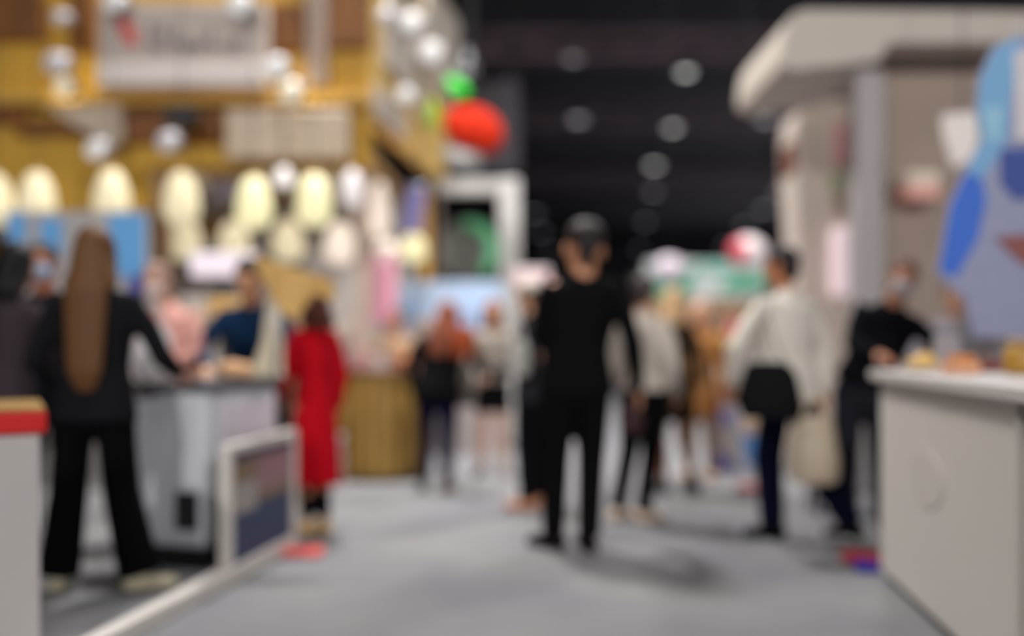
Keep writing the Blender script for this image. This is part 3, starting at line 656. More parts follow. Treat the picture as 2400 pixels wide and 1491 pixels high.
# the two warm spots light the gold wall
for px, py in ((150, 188), (700, 196)):
    l = bpy.data.lights.new('spot_glow_lamp', 'POINT'); l.energy = 2.5; l.color = (1, .86, .5); l.shadow_soft_size = .08
    o = bpy.data.objects.new('spot_glow_lamp', l); C.objects.link(o); o.location = P(px, py+15, 8.0)
t = thing('projector', 'dark projector hanging under the ledge of the gold canopy', 'projector', P(430, 278, 7.9))
bm = NB(); bx(bm, -.13, .12, -.10, .10, -.06, .06, bev=.015); obj('case', bm, BLACK, t)
bm = NB(); tube(bm, [(.03, -.10, 0), (.03, -.15, 0)], [.045, .04], seg=18); obj('lens', bm, M('lens_glass', (40, 40, 60), .1), t)
bm = NB(); tube(bm, [(0, 0, .05), (0, .18, .12), (0, .30, .12)], [.012, .012, .012], seg=8); obj('bracket', bm, DGREY, t)

# pendant lamps
PEND = M('pendant_shade', (200, 186, 150), .5, emit=.50, ecol=(255, 244, 206))
PENDY = M('pendant_shade_yellow', (200, 190, 150), .5, emit=.64, ecol=(255, 250, 196))
PENDW = M('pendant_shade_white', (206, 190, 174), .5, emit=.7, ecol=(255, 240, 224))
def pendant(px, py, Y, w_, h_, m, label, group, ceil=2.70):
    p = P(px, py, Y); t = thing('pendant_lamp', label, 'pendant lamp', p, 0, group)
    r = w_/2
    bm = NB(); lathe(bm, [(r*.30, h_*.5), (r*.62, h_*.40), (r*.86, h_*.18), (r, -h_*.12), (r*.96, -h_*.33), (r*.72, -h_*.46), (r*.3, -h_*.5)], 24); obj('shade', bm, m, t)
    bm = NB(); lathe(bm, [(r*.32, h_*.49), (r*.34, h_*.56), (r*.1, h_*.6)], 16); obj('cap', bm, M('brass', (170, 140, 90), .4, metal=.6), t)
    c = ceil if Y > 8.37 else 4.6
    bm = NB(); tube(bm, [(0, 0, h_*.55), (0, 0, max(h_*.6, c-p.z))], [.005, .005], seg=6); obj('cord', bm, BLACK, t)
g1 = 'front row of glowing pendant lamps'; g2 = 'back row of glowing pendant lamps'
for a in [(-12, 470, 'glowing pendant cut off by the left edge of the picture'), (87, 465, 'egg-shaped glowing pendant farthest left of the fully seen front row'),
          (262, 460, 'glowing pendant above the blue panel'), (425, 465, 'glowing pendant of the front row beside the tan post'),
          (595, 475, 'yellowish glowing pendant of the front row above the bright screen'), (736, 470, 'yellowish glowing pendant at the right end of the front row')]:
    pendant(a[0], a[1], 7.55, .27, .40, PENDY if a[0] > 500 else PEND, a[2], g1)
for a in [(435, 562, 'smaller glowing pendant of the back row, at its left end'), (548, 568, 'smaller glowing pendant of the back row over the bright screen'),
          (675, 565, 'smaller glowing pendant of the back row above the tan wooden board'), (797, 570, 'smaller glowing pendant of the back row beside the white post')]:
    pendant(a[0], a[1], 9.0, .28, .38, PENDW if a[0] > 700 else PEND, a[2], g2)
pendant(890, 490, 9.2, .20, .52, PENDW, 'tall warm glowing pendant above the pink banner', 'lamps at the booth corner')
pendant(905, 590, 9.0, .22, .24, PENDW, 'small bright lamp right at the top of the pink banner', 'lamps at the booth corner')
pendant(968, 582, 9.4, .26, .26, PENDY, 'yellow glowing lamp left of the gold post', 'lamps at the booth corner')
pendant(665, 415, 8.0, .15, .15, M('globe_white', (200, 196, 196), .4, emit=.7, ecol=(255, 250, 250)), 'small round white globe lamp between two front row pendants', 'white globe lamps', 4.6)
pendant(825, 442, 8.0, .17, .30, M('tube_white', (190, 184, 188), .4, emit=.45, ecol=(255, 248, 250)), 'tall white lamp in front of the white post', 'white globe lamps', 4.6)

# boards and screens inside the booth
t = thing('poster_board', 'white poster board with sky blue fields behind the long-haired person', 'poster board', (0, 0, 0))
Y0 = 6.9
bm = NB(); bx(bm, GX(15, Y0), GX(345, Y0), Y0, Y0+.04, GZ(690, Y0), GZ(495, Y0), mi=0)
PB = [M('board_grey', (176, 172, 172), .6), M('board_blue', (90, 156, 212), .5, emit=.12), M('board_navy', (62, 64, 150), .5), M('board_mauve', (170, 140, 130), .6)]
bx(bm, GX(255, Y0), GX(340, Y0), Y0-.006, Y0-.001, GZ(648, Y0), GZ(500, Y0), mi=1)
bx(bm, GX(20, Y0), GX(60, Y0), Y0-.006, Y0-.001, GZ(570, Y0), GZ(500, Y0), mi=1)
bx(bm, GX(95, Y0), GX(145, Y0), Y0-.006, Y0-.001, GZ(600, Y0), GZ(512, Y0), mi=1)
bx(bm, GX(300, Y0), GX(343, Y0), Y0-.006, Y0-.001, GZ(690, Y0), GZ(649, Y0), mi=2)
obj('board', bm, PB, t)
for x in (40, 325):
    bm = NB(); bx(bm, GX(x, Y0)-.02, GX(x, Y0)+.02, Y0+.041, Y0+.08, 0, GZ(500, Y0)); obj('leg', bm, DGREY, t)
t = thing('display_screen', 'bright pinkish-white screen glowing behind the pendants above the freezer', 'screen', (0, 0, 0))
bm = NB(); bx(bm, GX(445, 7.2), GX(602, 7.2), 7.2, 7.26, GZ(648, 7.2), GZ(592, 7.2), bev=.01); obj('panel', bm, M('screen_glow', (226, 214, 226), .4, emit=.55), t)
bm = NB(); bx(bm, GX(520, 7.2)-.03, GX(520, 7.2)+.03, 7.22, 7.26, .0, GZ(645, 7.2)); bx(bm, GX(520, 7.2)-.2, GX(520, 7.2)+.2, 7.1, 7.4, 0, .03); obj('stand', bm, DGREY, t)
t = thing('display_shelf', 'tan display shelf behind the pink and navy shirted persons', 'shelf', (0, 0, 0))
for z_ in (.75, 1.25):
    bm = NB(); bx(bm, GX(380, 6.6), GX(700, 6.6), 6.45, 6.75, z_-.03, z_, bev=.004); obj('shelf_board', bm, M('shelf_tan', (196, 160, 120), .6), t)
for x in (380, 700):
    bm = NB(); bx(bm, GX(x, 6.6)-.015, GX(x, 6.6)+.015, 6.45, 6.75, 0, 1.30); obj('side_panel', bm, M('shelf_tan', (196, 160, 120), .6), t)
for px, c, w_, h_, lab in [(412, (196, 160, 150), .07, .12, 'dusty pink box at the left end of the tan shelf'), (455, (200, 196, 190), .06, .15, 'pale grey box on the tan shelf behind the pink shirt'),
                     (590, (206, 196, 200), .08, .10, 'small lilac box on the tan shelf behind the navy shirt'), (640, (150, 104, 80), .06, .14, 'brown box at the right end of the tan shelf')]:
    bm = NB(); bx(bm, -w_, w_, -.06, .06, 0, h_, bev=.006); single('product_box', bm, M('pbox_%d' % px, c, .6), lab, 'box', (GX(px, 6.6), 6.6, 1.251), random.uniform(-.2, .2), 'boxes on the tan shelf')
# banners near the booth corner
def banner(name, label, x0, x1, y0, y1, Y, mat, skew=0, pole=False, cat='banner'):
    t = thing(name, label, cat, (0, 0, 0)); bm = NB()
    prism(bm, [(GX(x0+skew, Y), GZ(y0, Y)), (GX(x1+skew, Y), GZ(y0, Y)), (GX(x1, Y), GZ(y1, Y)), (GX(x0, Y), GZ(y1, Y))], Y, Y+.02); obj('fabric', bm, mat, t)
    bm = NB(); tube(bm, [(GX(x0+skew, Y)-.01, Y, GZ(y0, Y)), (GX(x1+skew, Y)+.01, Y, GZ(y0, Y))], [.012, .012], ref=(0, 0, 1), seg=8); obj('top_bar', bm, CHROME, t)
    bm = NB(); xm = GX((x0+x1)/2, Y)
    if pole: tube(bm, [(xm, Y+.04, .02), (xm, Y+.04, GZ(y0, Y))], [.012, .012], seg=8); bx(bm, xm-.15, xm+.15, Y-.08, Y+.14, 0, .02); obj('stand', bm, CHROME, t)
    else: tube(bm, [(xm+GX(1200+skew, Y), Y+.01, GZ(y0, Y)), (xm+GX(1200+skew, Y), Y+.01, 2.70)], [.004, .004], seg=6); obj('cord', bm, BLACK, t)
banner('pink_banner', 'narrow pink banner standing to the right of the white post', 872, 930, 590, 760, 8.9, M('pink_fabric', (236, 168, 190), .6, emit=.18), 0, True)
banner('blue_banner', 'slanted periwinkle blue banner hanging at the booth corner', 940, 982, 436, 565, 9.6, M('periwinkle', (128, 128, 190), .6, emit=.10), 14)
# shelves of pale goods under the portal
t = thing('display_table', 'pale blue stand with stacked goods left of the crowd', 'display stand', (0, 0, 0))
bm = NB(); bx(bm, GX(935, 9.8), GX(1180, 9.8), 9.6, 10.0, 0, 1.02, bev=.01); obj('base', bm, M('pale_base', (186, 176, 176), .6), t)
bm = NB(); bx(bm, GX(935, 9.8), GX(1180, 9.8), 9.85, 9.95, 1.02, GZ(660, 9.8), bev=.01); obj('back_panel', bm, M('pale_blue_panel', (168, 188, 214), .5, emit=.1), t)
for px, w_, h_, c, zz, lab in [(950, .10, .44, (150, 186, 224), 0, 'tall light blue box at the left end of the pale stand'), (985, .07, .30, (206, 180, 160), 0, 'beige box beside the tall light blue box'),
                  (1035, .09, .34, (206, 200, 196), 0, 'whitish box in the middle of the pale stand'), (1095, .11, .40, (164, 190, 226), 0, 'wide light blue box on the pale stand'),
                  (1150, .09, .36, (188, 202, 224), 0, 'light blue box at the right end of the pale stand')]:
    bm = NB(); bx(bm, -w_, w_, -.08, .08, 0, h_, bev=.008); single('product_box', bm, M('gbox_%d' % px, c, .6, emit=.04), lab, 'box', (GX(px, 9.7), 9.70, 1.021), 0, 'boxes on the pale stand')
bm = NB(); ell(bm, (0, 0, .06), (.13, .09, .07)); ell(bm, (.05, .02, .11), (.08, .07, .06)); bx(bm, -.14, .14, -.1, .1, 0, .03, bev=.01)
single('white_bundle', bm, cloth((222, 212, 204)), 'white cloth bundle on a slim beige stand left of the pink banner', 'cloth', (GX(812, 8.8), 8.8, 1.14), 0)
t = thing('display_plinth', 'slim beige stand carrying the white cloth bundle', 'stand', (GX(812, 8.8), 8.8, 0))
bm = NB(); bx(bm, -.16, .16, -.13, .13, 1.09, 1.13, bev=.006); obj('top', bm, POST, t)
bm = NB(); bx(bm, -.14, .14, -.11, .11, 0, 1.09, bev=.006); obj('column', bm, M('stand_mauve', (190, 160, 150), .6), t)
# red tomato-like sign with green leaves
t = thing('tomato_sign', 'glowing orange-red rounded sign with green leaves on a grey arm', 'sign', P(1105, 300, 10.2))
t.scale = (.85, .85, .85)
bm = NB(); ell(bm, (.02, 0, 0), (.37, .16, .27), Euler((0, math.radians(14), 0)).to_quaternion(), u=28, v=18)
ell(bm, (.18, 0, -.08), (.22, .14, .24)); ell(bm, (-.16, 0, .04), (.20, .14, .22)); obj('fruit', bm, M('tomato_red', (176, 34, 5), .9, emit=.08, ecol=(232, 50, 4)), t, vox=.03)
LG = M('leaf_green', (24, 170, 30), .5, emit=.45)
bm = NB(); ell(bm, (-.17, -.02, .49), (.17, .05, .10), Euler((0, math.radians(38), 0)).to_quaternion()); obj('leaf', bm, LG, t)
bm = NB(); ell(bm, (-.48, -.02, .16), (.07, .05, .20)); obj('leaf', bm, M('leaf_lime', (140, 170, 30), .5, emit=.4), t)
bm = NB(); ell(bm, (-.12, .06, -.36), (.26, .1, .12), Euler((0, math.radians(8), 0)).to_quaternion()); ell(bm, (-.24, .06, -.28), (.12, .08, .10)); obj('plate', bm, M('plate_grey', (176, 178, 178), .5), t)
bm = NB(); tube(bm, [(.0, .10, .2), (.0, .12, (9.15-P(1105, 300, 10.2).z)/.85)], [.02, .02], seg=8); obj('hanger', bm, BLACK, t)
t = thing('suspended_screen', 'dark grey hanging panel behind the orange-red sign', 'panel', (0, 0, 0))
bm = NB(); bx(bm, GX(1112, 13), GX(1218, 13), 13, 13.1, GZ(405, 13), GZ(195, 13), bev=.02); obj('panel', bm, M('panel_charcoal', (66, 62, 68), .7), t)
for x in (1120, 1210):
    bm = NB(); tube(bm, [(GX(x, 13), 13.05, GZ(195, 13)), (GX(x, 13), 13.05, 9.2)], [.01, .01], seg=6); obj('cable', bm, BLACK, t)

# white portal frame
t = thing('portal_frame', 'white portal frame with a thick post, behind the crowd left of the tall man', 'portal', (0, 0, 0))
PW = M('portal_white', (196, 194, 192), .55)
Yp = 10.9
bm = NB(); bx(bm, GX(1170, Yp), GX(1217, Yp), Yp, Yp+.2, 0, GZ(418, Yp), bev=.02); obj('post', bm, PW, t)
bm = NB(); bx(bm, GX(1025, Yp), GX(1170, Yp), Yp+.01, Yp+.19, GZ(452, Yp), GZ(420, Yp), bev=.015); obj('beam', bm, PW, t)
bm = NB(); bx(bm, GX(1022, Yp), GX(1034, Yp), Yp+.03, Yp+.15, 0, GZ(452, Yp), bev=.015); obj('post', bm, M('post_dull', (120, 108, 104), .6), t)
t = thing('round_logo_sign', 'round grey sign with a green crescent seen through the white portal', 'sign', P(1100, 585, 12.6))
bm = NB(); tube(bm, [(0, .0, 0), (0, .06, 0)], [.40, .40], ref=(1, 0, 0), seg=40, flat=True); obj('disc', bm, M('disc_grey', (108, 108, 102), .6), t)
bm = NB()
pl = [(.38*math.cos(math.radians(a)), .38*math.sin(math.radians(a))) for a in range(100, -61, -10)] + [(.25*math.cos(math.radians(a))-.02, .27*math.sin(math.radians(a))-.02) for a in range(-60, 101, 10)]
prism(bm, pl, -.03, -.001); obj('crescent', bm, M('green_crescent', (70, 150, 104), .5, emit=.12), t)
bm = NB(); bx(bm, -.04, .04, .02, .06, -P(1100, 585, 12.6).z, -.3); obj('post', bm, DGREY, t)
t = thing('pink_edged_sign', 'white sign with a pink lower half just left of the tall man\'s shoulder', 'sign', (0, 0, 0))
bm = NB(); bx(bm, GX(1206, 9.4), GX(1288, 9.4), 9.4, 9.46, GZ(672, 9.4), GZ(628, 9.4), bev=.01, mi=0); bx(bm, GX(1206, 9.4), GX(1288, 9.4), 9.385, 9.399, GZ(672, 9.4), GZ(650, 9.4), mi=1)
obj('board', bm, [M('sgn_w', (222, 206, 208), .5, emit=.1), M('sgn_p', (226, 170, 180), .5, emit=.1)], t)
bm = NB(); bx(bm, GX(1247, 9.4)-.02, GX(1247, 9.4)+.02, 9.46, 9.5, 0, GZ(640, 9.4)); obj('pole', bm, DGREY, t)

# ================================================================= FAR CENTRE STALL
t = thing('far_stall', 'far stall with a teal and white header right of the tall man', 'stall', (0, 0, 0))
Yf = 13.5
bm = NB(); bx(bm, GX(1515, Yf), GX(1800, Yf), Yf, Yf+.15, GZ(700, Yf), GZ(612, Yf), mi=0, bev=.02)
def fm(pts, mi): prism(bm, [(GX(a, Yf), GZ(b_, Yf)) for a, b_ in pts], Yf-.02-mi*.004, Yf-.001, mi=mi)
fm([(1516, 700), (1516, 650), (1560, 668), (1610, 640), (1640, 615), (1610, 690)], 1)
fm([(1690, 662), (1740, 642), (1797, 650), (1797, 672), (1700, 684)], 1)
fm([(1640, 614), (1760, 614), (1720, 634), (1660, 640)], 2)
obj('header', bm, [M('header_pale', (190, 198, 196), .5, emit=.10), M('header_green', (36, 150, 112), .5, emit=.12), M('header_mint', (130, 186, 172), .5, emit=.10)], t)
for x in (1520, 1795):
    bm = NB(); bx(bm, GX(x, Yf)-.04, GX(x, Yf)+.04, Yf+.04, Yf+.12, 0, GZ(690, Yf)); obj('post', bm, OFFW, t)
bm = NB(); bx(bm, GX(1530, Yf), GX(1790, Yf), Yf+.7, Yf+.8, 0, 1.75); obj('back_panel', bm, M('stall_back', (170, 140, 110), .7), t)
bm = NB(); bx(bm, GX(1530, Yf), GX(1790, Yf), Yf+.1, Yf+.5, .0, .95, bev=.01); obj('counter', bm, M('stall_counter', (176, 150, 120), .6), t)
for px, c, r, lab in [(1720, (206, 92, 104), .09, 'coral red bucket on the far stall counter'), (1700, (190, 160, 70), .07, 'mustard tin on the far stall counter'), (1600, (206, 170, 150), .08, 'peach tin at the left of the far stall counter')]:
    jar('tin', lab, 'tin', (GX(px, Yf+.25), Yf+.25, .951), r, .45 if px == 1720 else .25, M('stin_%d' % px, c, .5), group='tins on the far stall counter')
def balloon(px, py, Y, r, mats, label):
    t = thing('lantern', label, 'lantern', P(px, py, Y))
    bm = NB(); ell(bm, (0, 0, 0), (r, r, r*.85), u=24, v=14)
    if len(mats) > 1:
        for f in bm.faces:
            if f.calc_center_median().x < -r*.35: f.material_index = 1
    obj('globe', bm, mats, t)
    bm = NB(); tube(bm, [(0, 0, r*.84), (0, 0, 9.2-P(px, py, Y).z)], [.008, .008], seg=6); obj('cord', bm, BLACK, t)
LW = M('lantern_lilac', (200, 188, 200), .5, emit=.08)
balloon(1568, 634, 12.6, .22, [LW], 'large lilac-white round lantern right of the tall man')
balloon(1752, 592, 12.4, .24, [M('lantern_white', (220, 206, 208), .5, emit=.18), M('lantern_red', (206, 76, 92), .5, emit=.15)], 'white round lantern with a red side above the teal header')
# curved white display
t = thing('curved_display', 'curved white display with lilac and blue patches behind the walking person', 'display', (0, 0, 0))
Yc = 8.3
outer = [(1668, 1128), (1664, 1060), (1672, 960), (1690, 860), (1715, 810), (1790, 800), (1800, 1128)]
bm = NB(); prism(bm, [(GX(a, Yc), max(0.0, GZ(b_, Yc))) for a, b_ in outer], Yc, Yc+.12)
def cm(pts, mi): prism(bm, [(GX(a, Yc), max(.005, GZ(b_, Yc))) for a, b_ in pts], Yc-.012-.002*mi, Yc-.001, mi=mi)
cm([(1672, 965), (1700, 958), (1728, 975), (1720, 1000), (1674, 992)], 1)
cm([(1735, 1020), (1770, 1010), (1790, 1060), (1788, 1120), (1750, 1090)], 2)
cm([(1666, 1050), (1690, 1060), (1740, 1127), (1668, 1127)], 3)
cm([(1740, 992), (1770, 985), (1776, 1012), (1748, 1018)], 4)
obj('panel', bm, [M('curve_white', (214, 210, 206), .5), M('patch_lilac', (158, 160, 226), .5), M('patch_blue', (92, 148, 214), .5), M('patch_violet', (128, 128, 204), .5), M('patch_peach', (212, 176, 140), .5)], t)
bm = NB(); bx(bm, GX(1672, Yc), GX(1800, Yc), Yc+.12, Yc+.34, 0, .04); obj('foot', bm, DGREY, t)
bm = NB(); bx(bm, -.07, .07, -.06, .06, 0, .04, bev=.01); single('floor_marker', bm, M('red_plastic', (196, 84, 90), .5), 'small red block on the carpet below the curved white display', 'floor marker', (GX(1752, 7.25), 7.25, 0))

# ================================================================= BAGS
STRAP = cloth((150, 142, 132))
bb = bag('black_bag', 'black shoulder bag worn by the walking person in the cream sweatshirt', 'bag', (GX(1803, 5.12), 5.12, .70), 6, .34, .13, .28, cloth((20, 20, 22)), handles=False)
bm = NB(); tube(bm, [(.10, .02, .26), (.06, .10, .42), (.045, .16, .55), (.05, .22, .66), (.08, .30, .69)], [(.009, .004)]*5, ref=(1, 0, 0), seg=8); obj('strap', bm, STRAP, bb)
bm = NB(); tube(bm, [(-.12, .0, .26), (-.05, .06, .42), (.0, .15, .56), (.03, .22, .665)], [(.009, .004)]*4, ref=(1, 0, 0), seg=8); obj('strap', bm, STRAP, bb)
bag('plastic_bag', 'bulging cream plastic carrier bag in the walking person\'s hand', 'bag', (GX(1908, 5.25), 5.25, .34), -10, .27, .18, .34, M('cream_plastic', (222, 204, 180), .4))
bag('tote_bag', 'small white tote bag beside the charcoal jacket, left of the tall man', 'bag', (GX(1214, 6.2), 6.2, .88), 0, .14, .07, .22, cloth((206, 204, 198)))
bag('handbag', 'grey beige handbag hanging between the navy trousers and the bare legs', 'bag', (GX(1092, 7.5), 7.5, .60), 0, .14, .08, .34, cloth((156, 148, 138)))
bag('backpack', 'rust orange bag carried by the person in the black top', 'bag', (GX(1086, 7.05), 7.05, .98), 0, .18, .09, .22, cloth((176, 88, 56)))
bag('black_bag', 'small dark bag hanging from the tall person\'s right hand', 'bag', (GX(1478, 5.3), 5.3, .60), 0, .13, .07, .18, cloth((62, 44, 46)))
bag('tote_bag', 'tan bag carried in front of the brown coat', 'bag', (GX(1640, 7.35), 7.35, .70), 0, .18, .10, .30, cloth((206, 150, 96)))

# ================================================================= RIGHT SIDE
# long white counter along the aisle
a0 = Vector((1.70, 4.60, 0)); a1 = Vector((1.49, 2.93, 0)); ang = math.atan2(a1.y-a0.y, a1.x-a0.x)
CW = M('counter_white', (214, 208, 201), .5, var=.03)
L1 = (a1-a0).length
t = thing('white_counter', 'long white counter unit on the right with a faint round emblem', 'counter', a0, ang)
bm = NB(); bx(bm, .02, L1-.015, .02, .62, .04, .92, bev=.006); obj('cabinet', bm, CW, t)
bm = NB(); bx(bm, -.03, L1, -.02, .66, .92, .965, bev=.008); obj('counter_top', bm, M('counter_top_white', (206, 200, 196), .4, var=.03), t)
bm = NB(); bx(bm, .03, L1-.02, .05, .60, 0, .04); obj('plinth', bm, DGREY, t)
bm = NB(); n = 28
prism(bm, [(.75+.22*math.cos(2*math.pi*k/n), .56+.11*math.sin(2*math.pi*k/n)) for k in range(n)], .016, .0195)
obj('emblem', bm, M('emblem_tan', (208, 202, 194), .6, var=.05), t)
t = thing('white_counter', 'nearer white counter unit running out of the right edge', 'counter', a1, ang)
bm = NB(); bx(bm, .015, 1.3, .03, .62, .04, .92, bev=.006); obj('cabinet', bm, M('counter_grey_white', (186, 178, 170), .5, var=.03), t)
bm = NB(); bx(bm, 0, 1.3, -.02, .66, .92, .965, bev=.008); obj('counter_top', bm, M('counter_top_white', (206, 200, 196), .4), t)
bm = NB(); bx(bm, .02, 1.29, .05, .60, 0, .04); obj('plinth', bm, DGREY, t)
# things on the counter
zt_ = .966
bm = NB(); lathe(bm, [(.05, 0), (.09, .01), (.10, .02), (.095, .02), (.06, .012)], 24); ell(bm, (0, 0, .035), (.07, .06, .035), mi=1); ell(bm, (.02, .02, .06), (.04, .04, .025), mi=1)
single('snack_plate', bm, [WHITE, M('yellow_food', (206, 166, 96), .6)], 'plate of yellow snacks near the far end of the white counter', 'plate', (GX(2162, 4.35), 4.35, zt_), 0)
bm = NB(); bx(bm, -.06, .06, -.05, .05, 0, .05, bev=.01); bx(bm, -.04, .04, -.035, .035, .05, .08, mi=1, bev=.006)
single('snack_pack', bm, [M('peach_pack', (216, 160, 124), .5), M('orange_pack', (206, 132, 70), .5)], 'orange and peach snack pack on the white counter, right of the yellow snacks', 'food pack', (GX(2252, 4.0), 4.0, zt_), .3)
jar('jar', 'golden jar on the white counter at the right edge', 'jar', (GX(2392, 3.95), 3.95, zt_), .065, .12, M('gold_jar', (170, 128, 50), .4), M('jar_lid', (160, 136, 110), .4))
bm = NB(); bx(bm, -.09, .09, -.03, .03, 0, .05, bev=.01); single('red_packet', bm, M('maroon_pack', (116, 52, 46), .5), 'dark red packet lying between the snack pack and the golden jar', 'food pack', (GX(2318, 4.3), 4.3, zt_), .1)
bm = NB(); bx(bm, -.06, .06, -.02, .02, 0, .16, bev=.01); o = single('card_holder', bm, M('grey_card', (152, 146, 150), .6), 'grey card standing upright at the back of the white counter', 'card', (GX(2212, 4.55), 4.52, zt_), .1)
# objects on the floor by the counter
bm = NB(); bx(bm, -.09, .09, -.06, .06, 0, .045, bev=.006); single('red_box', bm, M('crimson', (190, 50, 64), .5), 'flat crimson box on the carpet at the far foot of the white counter', 'box', (GX(2022, 4.88), 4.88, 0), 0)
bm = NB(); bx(bm, -.05, .05, -.05, .05, 0, .04, bev=.006); single('blue_box', bm, M('royal_blue', (42, 44, 170), .5), 'small royal blue box in front of the flat crimson box', 'box', (GX(2030, 4.70), 4.70, 0), 0)
t = thing('stool', 'low lilac-grey stool behind the walking person\'s rear foot', 'stool', (GX(1952, 6.3), 6.3, 0))
bm = NB(); bx(bm, -.15, .15, -.12, .12, .14, .36, bev=.02); obj('seat', bm, M('lilac_grey', (136, 130, 140), .6), t)
for sx in (-.12, .12):
    for sy in (-.09, .09):
        bm = NB(); bx(bm, sx-.015, sx+.015, sy-.015, sy+.015, 0, .14); obj('leg', bm, DGREY, t)

# overhead portal on the right
t = thing('white_pavilion', 'big off-white pavilion with overhanging roof slab and column on the right', 'pavilion', (0, 0, 0))
PV = M('pavilion_white', (196, 186, 176), .6, var=.03, scale=2)
Yv = 7.0
pr = [(1836, 150), (1832, 120), (1842, 60), (1862, 30), (1890, 22), (2700, 30), (2700, 96), (2085, 100), (2060, 140), (1985, 150), (1900, 158), (1860, 165)]
bm = NB(); prism(bm, [(GX(a, Yv), GZ(b_, Yv)) for a, b_ in pr], Yv, Yv+1.4); obj('roof_slab', bm, PV, t)
bm = NB(); bx(bm, GX(2016, Yv), GX(2090, Yv), Yv+.1, Yv+.28, 0, GZ(150, Yv), bev=.03); obj('column', bm, M('column_grey', (166, 160, 160), .55, var=.03), t)
bm = NB(); bx(bm, GX(2078, Yv), GX(2700, Yv), Yv+.45, Yv+.55, 0, GZ(96, Yv)); obj('wall_panel', bm, M('taupe_panel', (160, 143, 132), .7, var=.04, scale=2), t)
bm = NB(); bx(bm, GX(2090, 7.4), GX(2310, 7.4), 7.40, 7.448, GZ(132, 7.4), GZ(108, 7.4)); obj('red_strip', bm, M('maroon_strip', (128, 66, 62), .6), t)
t = thing('display_wall', 'tall off-white display wall with rounded top left of the pavilion column', 'display wall', (0, 0, 0))
Yw = 8.9
bm = NB(); prism(bm, [(GX(a, Yw), GZ(b_, Yw)) for a, b_ in [(1872, 560), (1866, 420), (1864, 300), (1874, 258), (1900, 238), (1940, 232), (2040, 232), (2060, 240), (2060, 560)]]+[(GX(2060, Yw), 0), (GX(1878, Yw), 0)], Yw, Yw+.5)
obj('panel', bm, M('wall_offwhite', (216, 202, 192), .6, var=.03), t)
bm = NB(); bx(bm, GX(1866, Yw)-.02, GX(1866, Yw)+.012, Yw+.02, Yw+.4, GZ(400, Yw), GZ(330, Yw)); obj('edge_strip', bm, M('rust_strip', (116, 62, 46), .6), t)
def poster(label, x0, x1, y0, y1, m):
    bm = NB(); bx(bm, GX(x0, Yw), GX(x1, Yw), Yw-.025, Yw-.002, GZ(y1, Yw), GZ(y0, Yw), bev=.004); single('poster', bm, m, label, 'poster', group='pictures on the display wall')
poster('pink and lilac picture at the top of the display wall', 1956, 1996, 290, 390, M('pic_pink', (206, 150, 156), .5))
poster('faint green picture below the pink one on the display wall', 1944, 1990, 402, 450, M('pic_green', (152, 156, 130), .5))
poster('small brown picture above the pale light panel on the display wall', 1958, 1992, 460, 500, M('pic_brown', (140, 116, 102), .5))
bm = NB(); bx(bm, GX(1946, Yw), GX(1994, Yw), Yw-.10, Yw-.002, GZ(695, Yw), GZ(535, Yw), bev=.04, seg=4); single('light_panel', bm, M('pale_pink_light', (226, 204, 210), .4, emit=.55), 'tall pale pink glowing panel on the display wall', 'light panel')
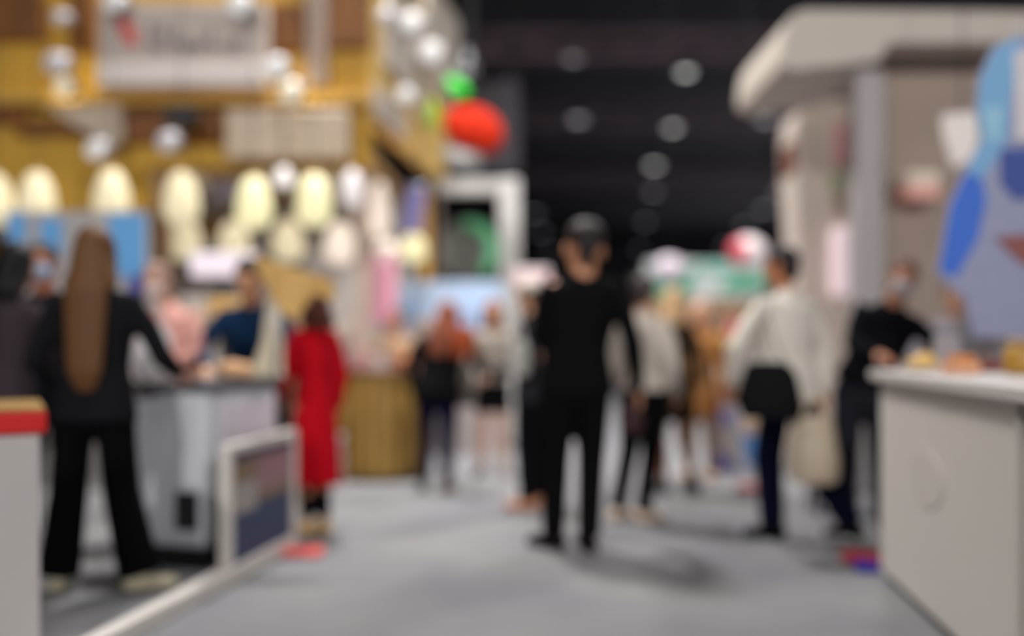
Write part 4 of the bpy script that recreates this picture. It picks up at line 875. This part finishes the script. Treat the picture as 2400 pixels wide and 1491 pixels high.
# wall-mounted boxes right
bm = NB(); bx(bm, GX(2128, 7.2), GX(2202, 7.2), 7.20, 7.445, GZ(430, 7.2), GZ(402, 7.2), mi=0); bx(bm, GX(2128, 7.2), GX(2202, 7.2), 7.20, 7.445, GZ(464, 7.2), GZ(431, 7.2), mi=1)
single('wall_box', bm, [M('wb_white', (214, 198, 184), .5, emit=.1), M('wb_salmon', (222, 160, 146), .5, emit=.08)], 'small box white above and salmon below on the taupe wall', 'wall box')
bm = NB(); prism(bm, [(GX(a, 6.4), GZ(b_, 6.4)) for a, b_ in [(2214, 268), (2290, 262), (2300, 300), (2276, 372), (2240, 390), (2222, 330)]], 6.4, 6.46)
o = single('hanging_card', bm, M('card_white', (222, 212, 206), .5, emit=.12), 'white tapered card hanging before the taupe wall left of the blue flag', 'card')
bm = NB(); tube(bm, [(GX(2255, 6.43), 6.43, GZ(264, 6.4)), (GX(2255, 6.43), 6.43, 9.2)], [.005, .005], seg=6); obj('cord', bm, BLACK, o)
# feather flag
t = thing('feather_flag', 'big curved blue and lilac feather flag at the right edge', 'flag', (0, 0, 0))
Yg = 5.0
FL = [M('flag_lilac', (146, 150, 178), .6), M('flag_sky', (120, 168, 210), .6, var=.05), M('flag_blue', (62, 108, 204), .6), M('flag_navy', (62, 80, 150), .6), M('flag_rust', (138, 84, 80), .6), M('flag_ice', (146, 190, 214), .6), M('flag_white', (206, 200, 206), .6)]
left = [(2388, 84), (2330, 110), (2296, 180), (2288, 260), (2300, 330), (2262, 400), (2226, 480), (2212, 560), (2198, 640), (2220, 668), (2262, 700), (2284, 790)]
right = [(2520, 790), (2520, 84)]
bm = NB(); prism(bm, [(GX(a, Yg), GZ(b_, Yg)) for a, b_ in left+right], Yg, Yg+.02)
def fg(pts, mi): prism(bm, [(GX(a, Yg), GZ(b_, Yg)) for a, b_ in pts], Yg-.004-.001*mi, Yg-.0005, mi=mi)
fg([(2388, 86), (2332, 112), (2298, 182), (2290, 260), (2302, 330), (2266, 400), (2300, 420), (2360, 330), (2372, 200), (2400, 120)], 1)
fg([(2300, 250), (2350, 250), (2345, 330), (2305, 330)], 5)
fg([(2264, 404), (2228, 480), (2214, 560), (2202, 636), (2240, 650), (2290, 560), (2310, 470), (2300, 420)], 2)
fg([(2345, 350), (2520, 345), (2520, 440), (2380, 470), (2345, 430)], 3)
fg([(2330, 555), (2520, 545), (2520, 680), (2385, 612)], 4)
fg([(2374, 120), (2520, 100), (2520, 330), (2378, 330)], 6)
obj('fabric', bm, FL, t)
bm = NB(); tube(bm, [(GX(2530, Yg), Yg+.01, .03), (GX(2530, Yg), Yg+.01, 2.5), (GX(2480, Yg), Yg+.01, 2.78), (GX(2390, Yg), Yg+.01, 2.70)], [.014, .014, .012, .010], seg=8); obj('pole', bm, CHROME, t)
bm = NB(); lathe(bm, [(.2, 0), (.2, .03), (.05, .05)], 24, c=(GX(2530, Yg), Yg, 0)); obj('base', bm, BLACK, t)
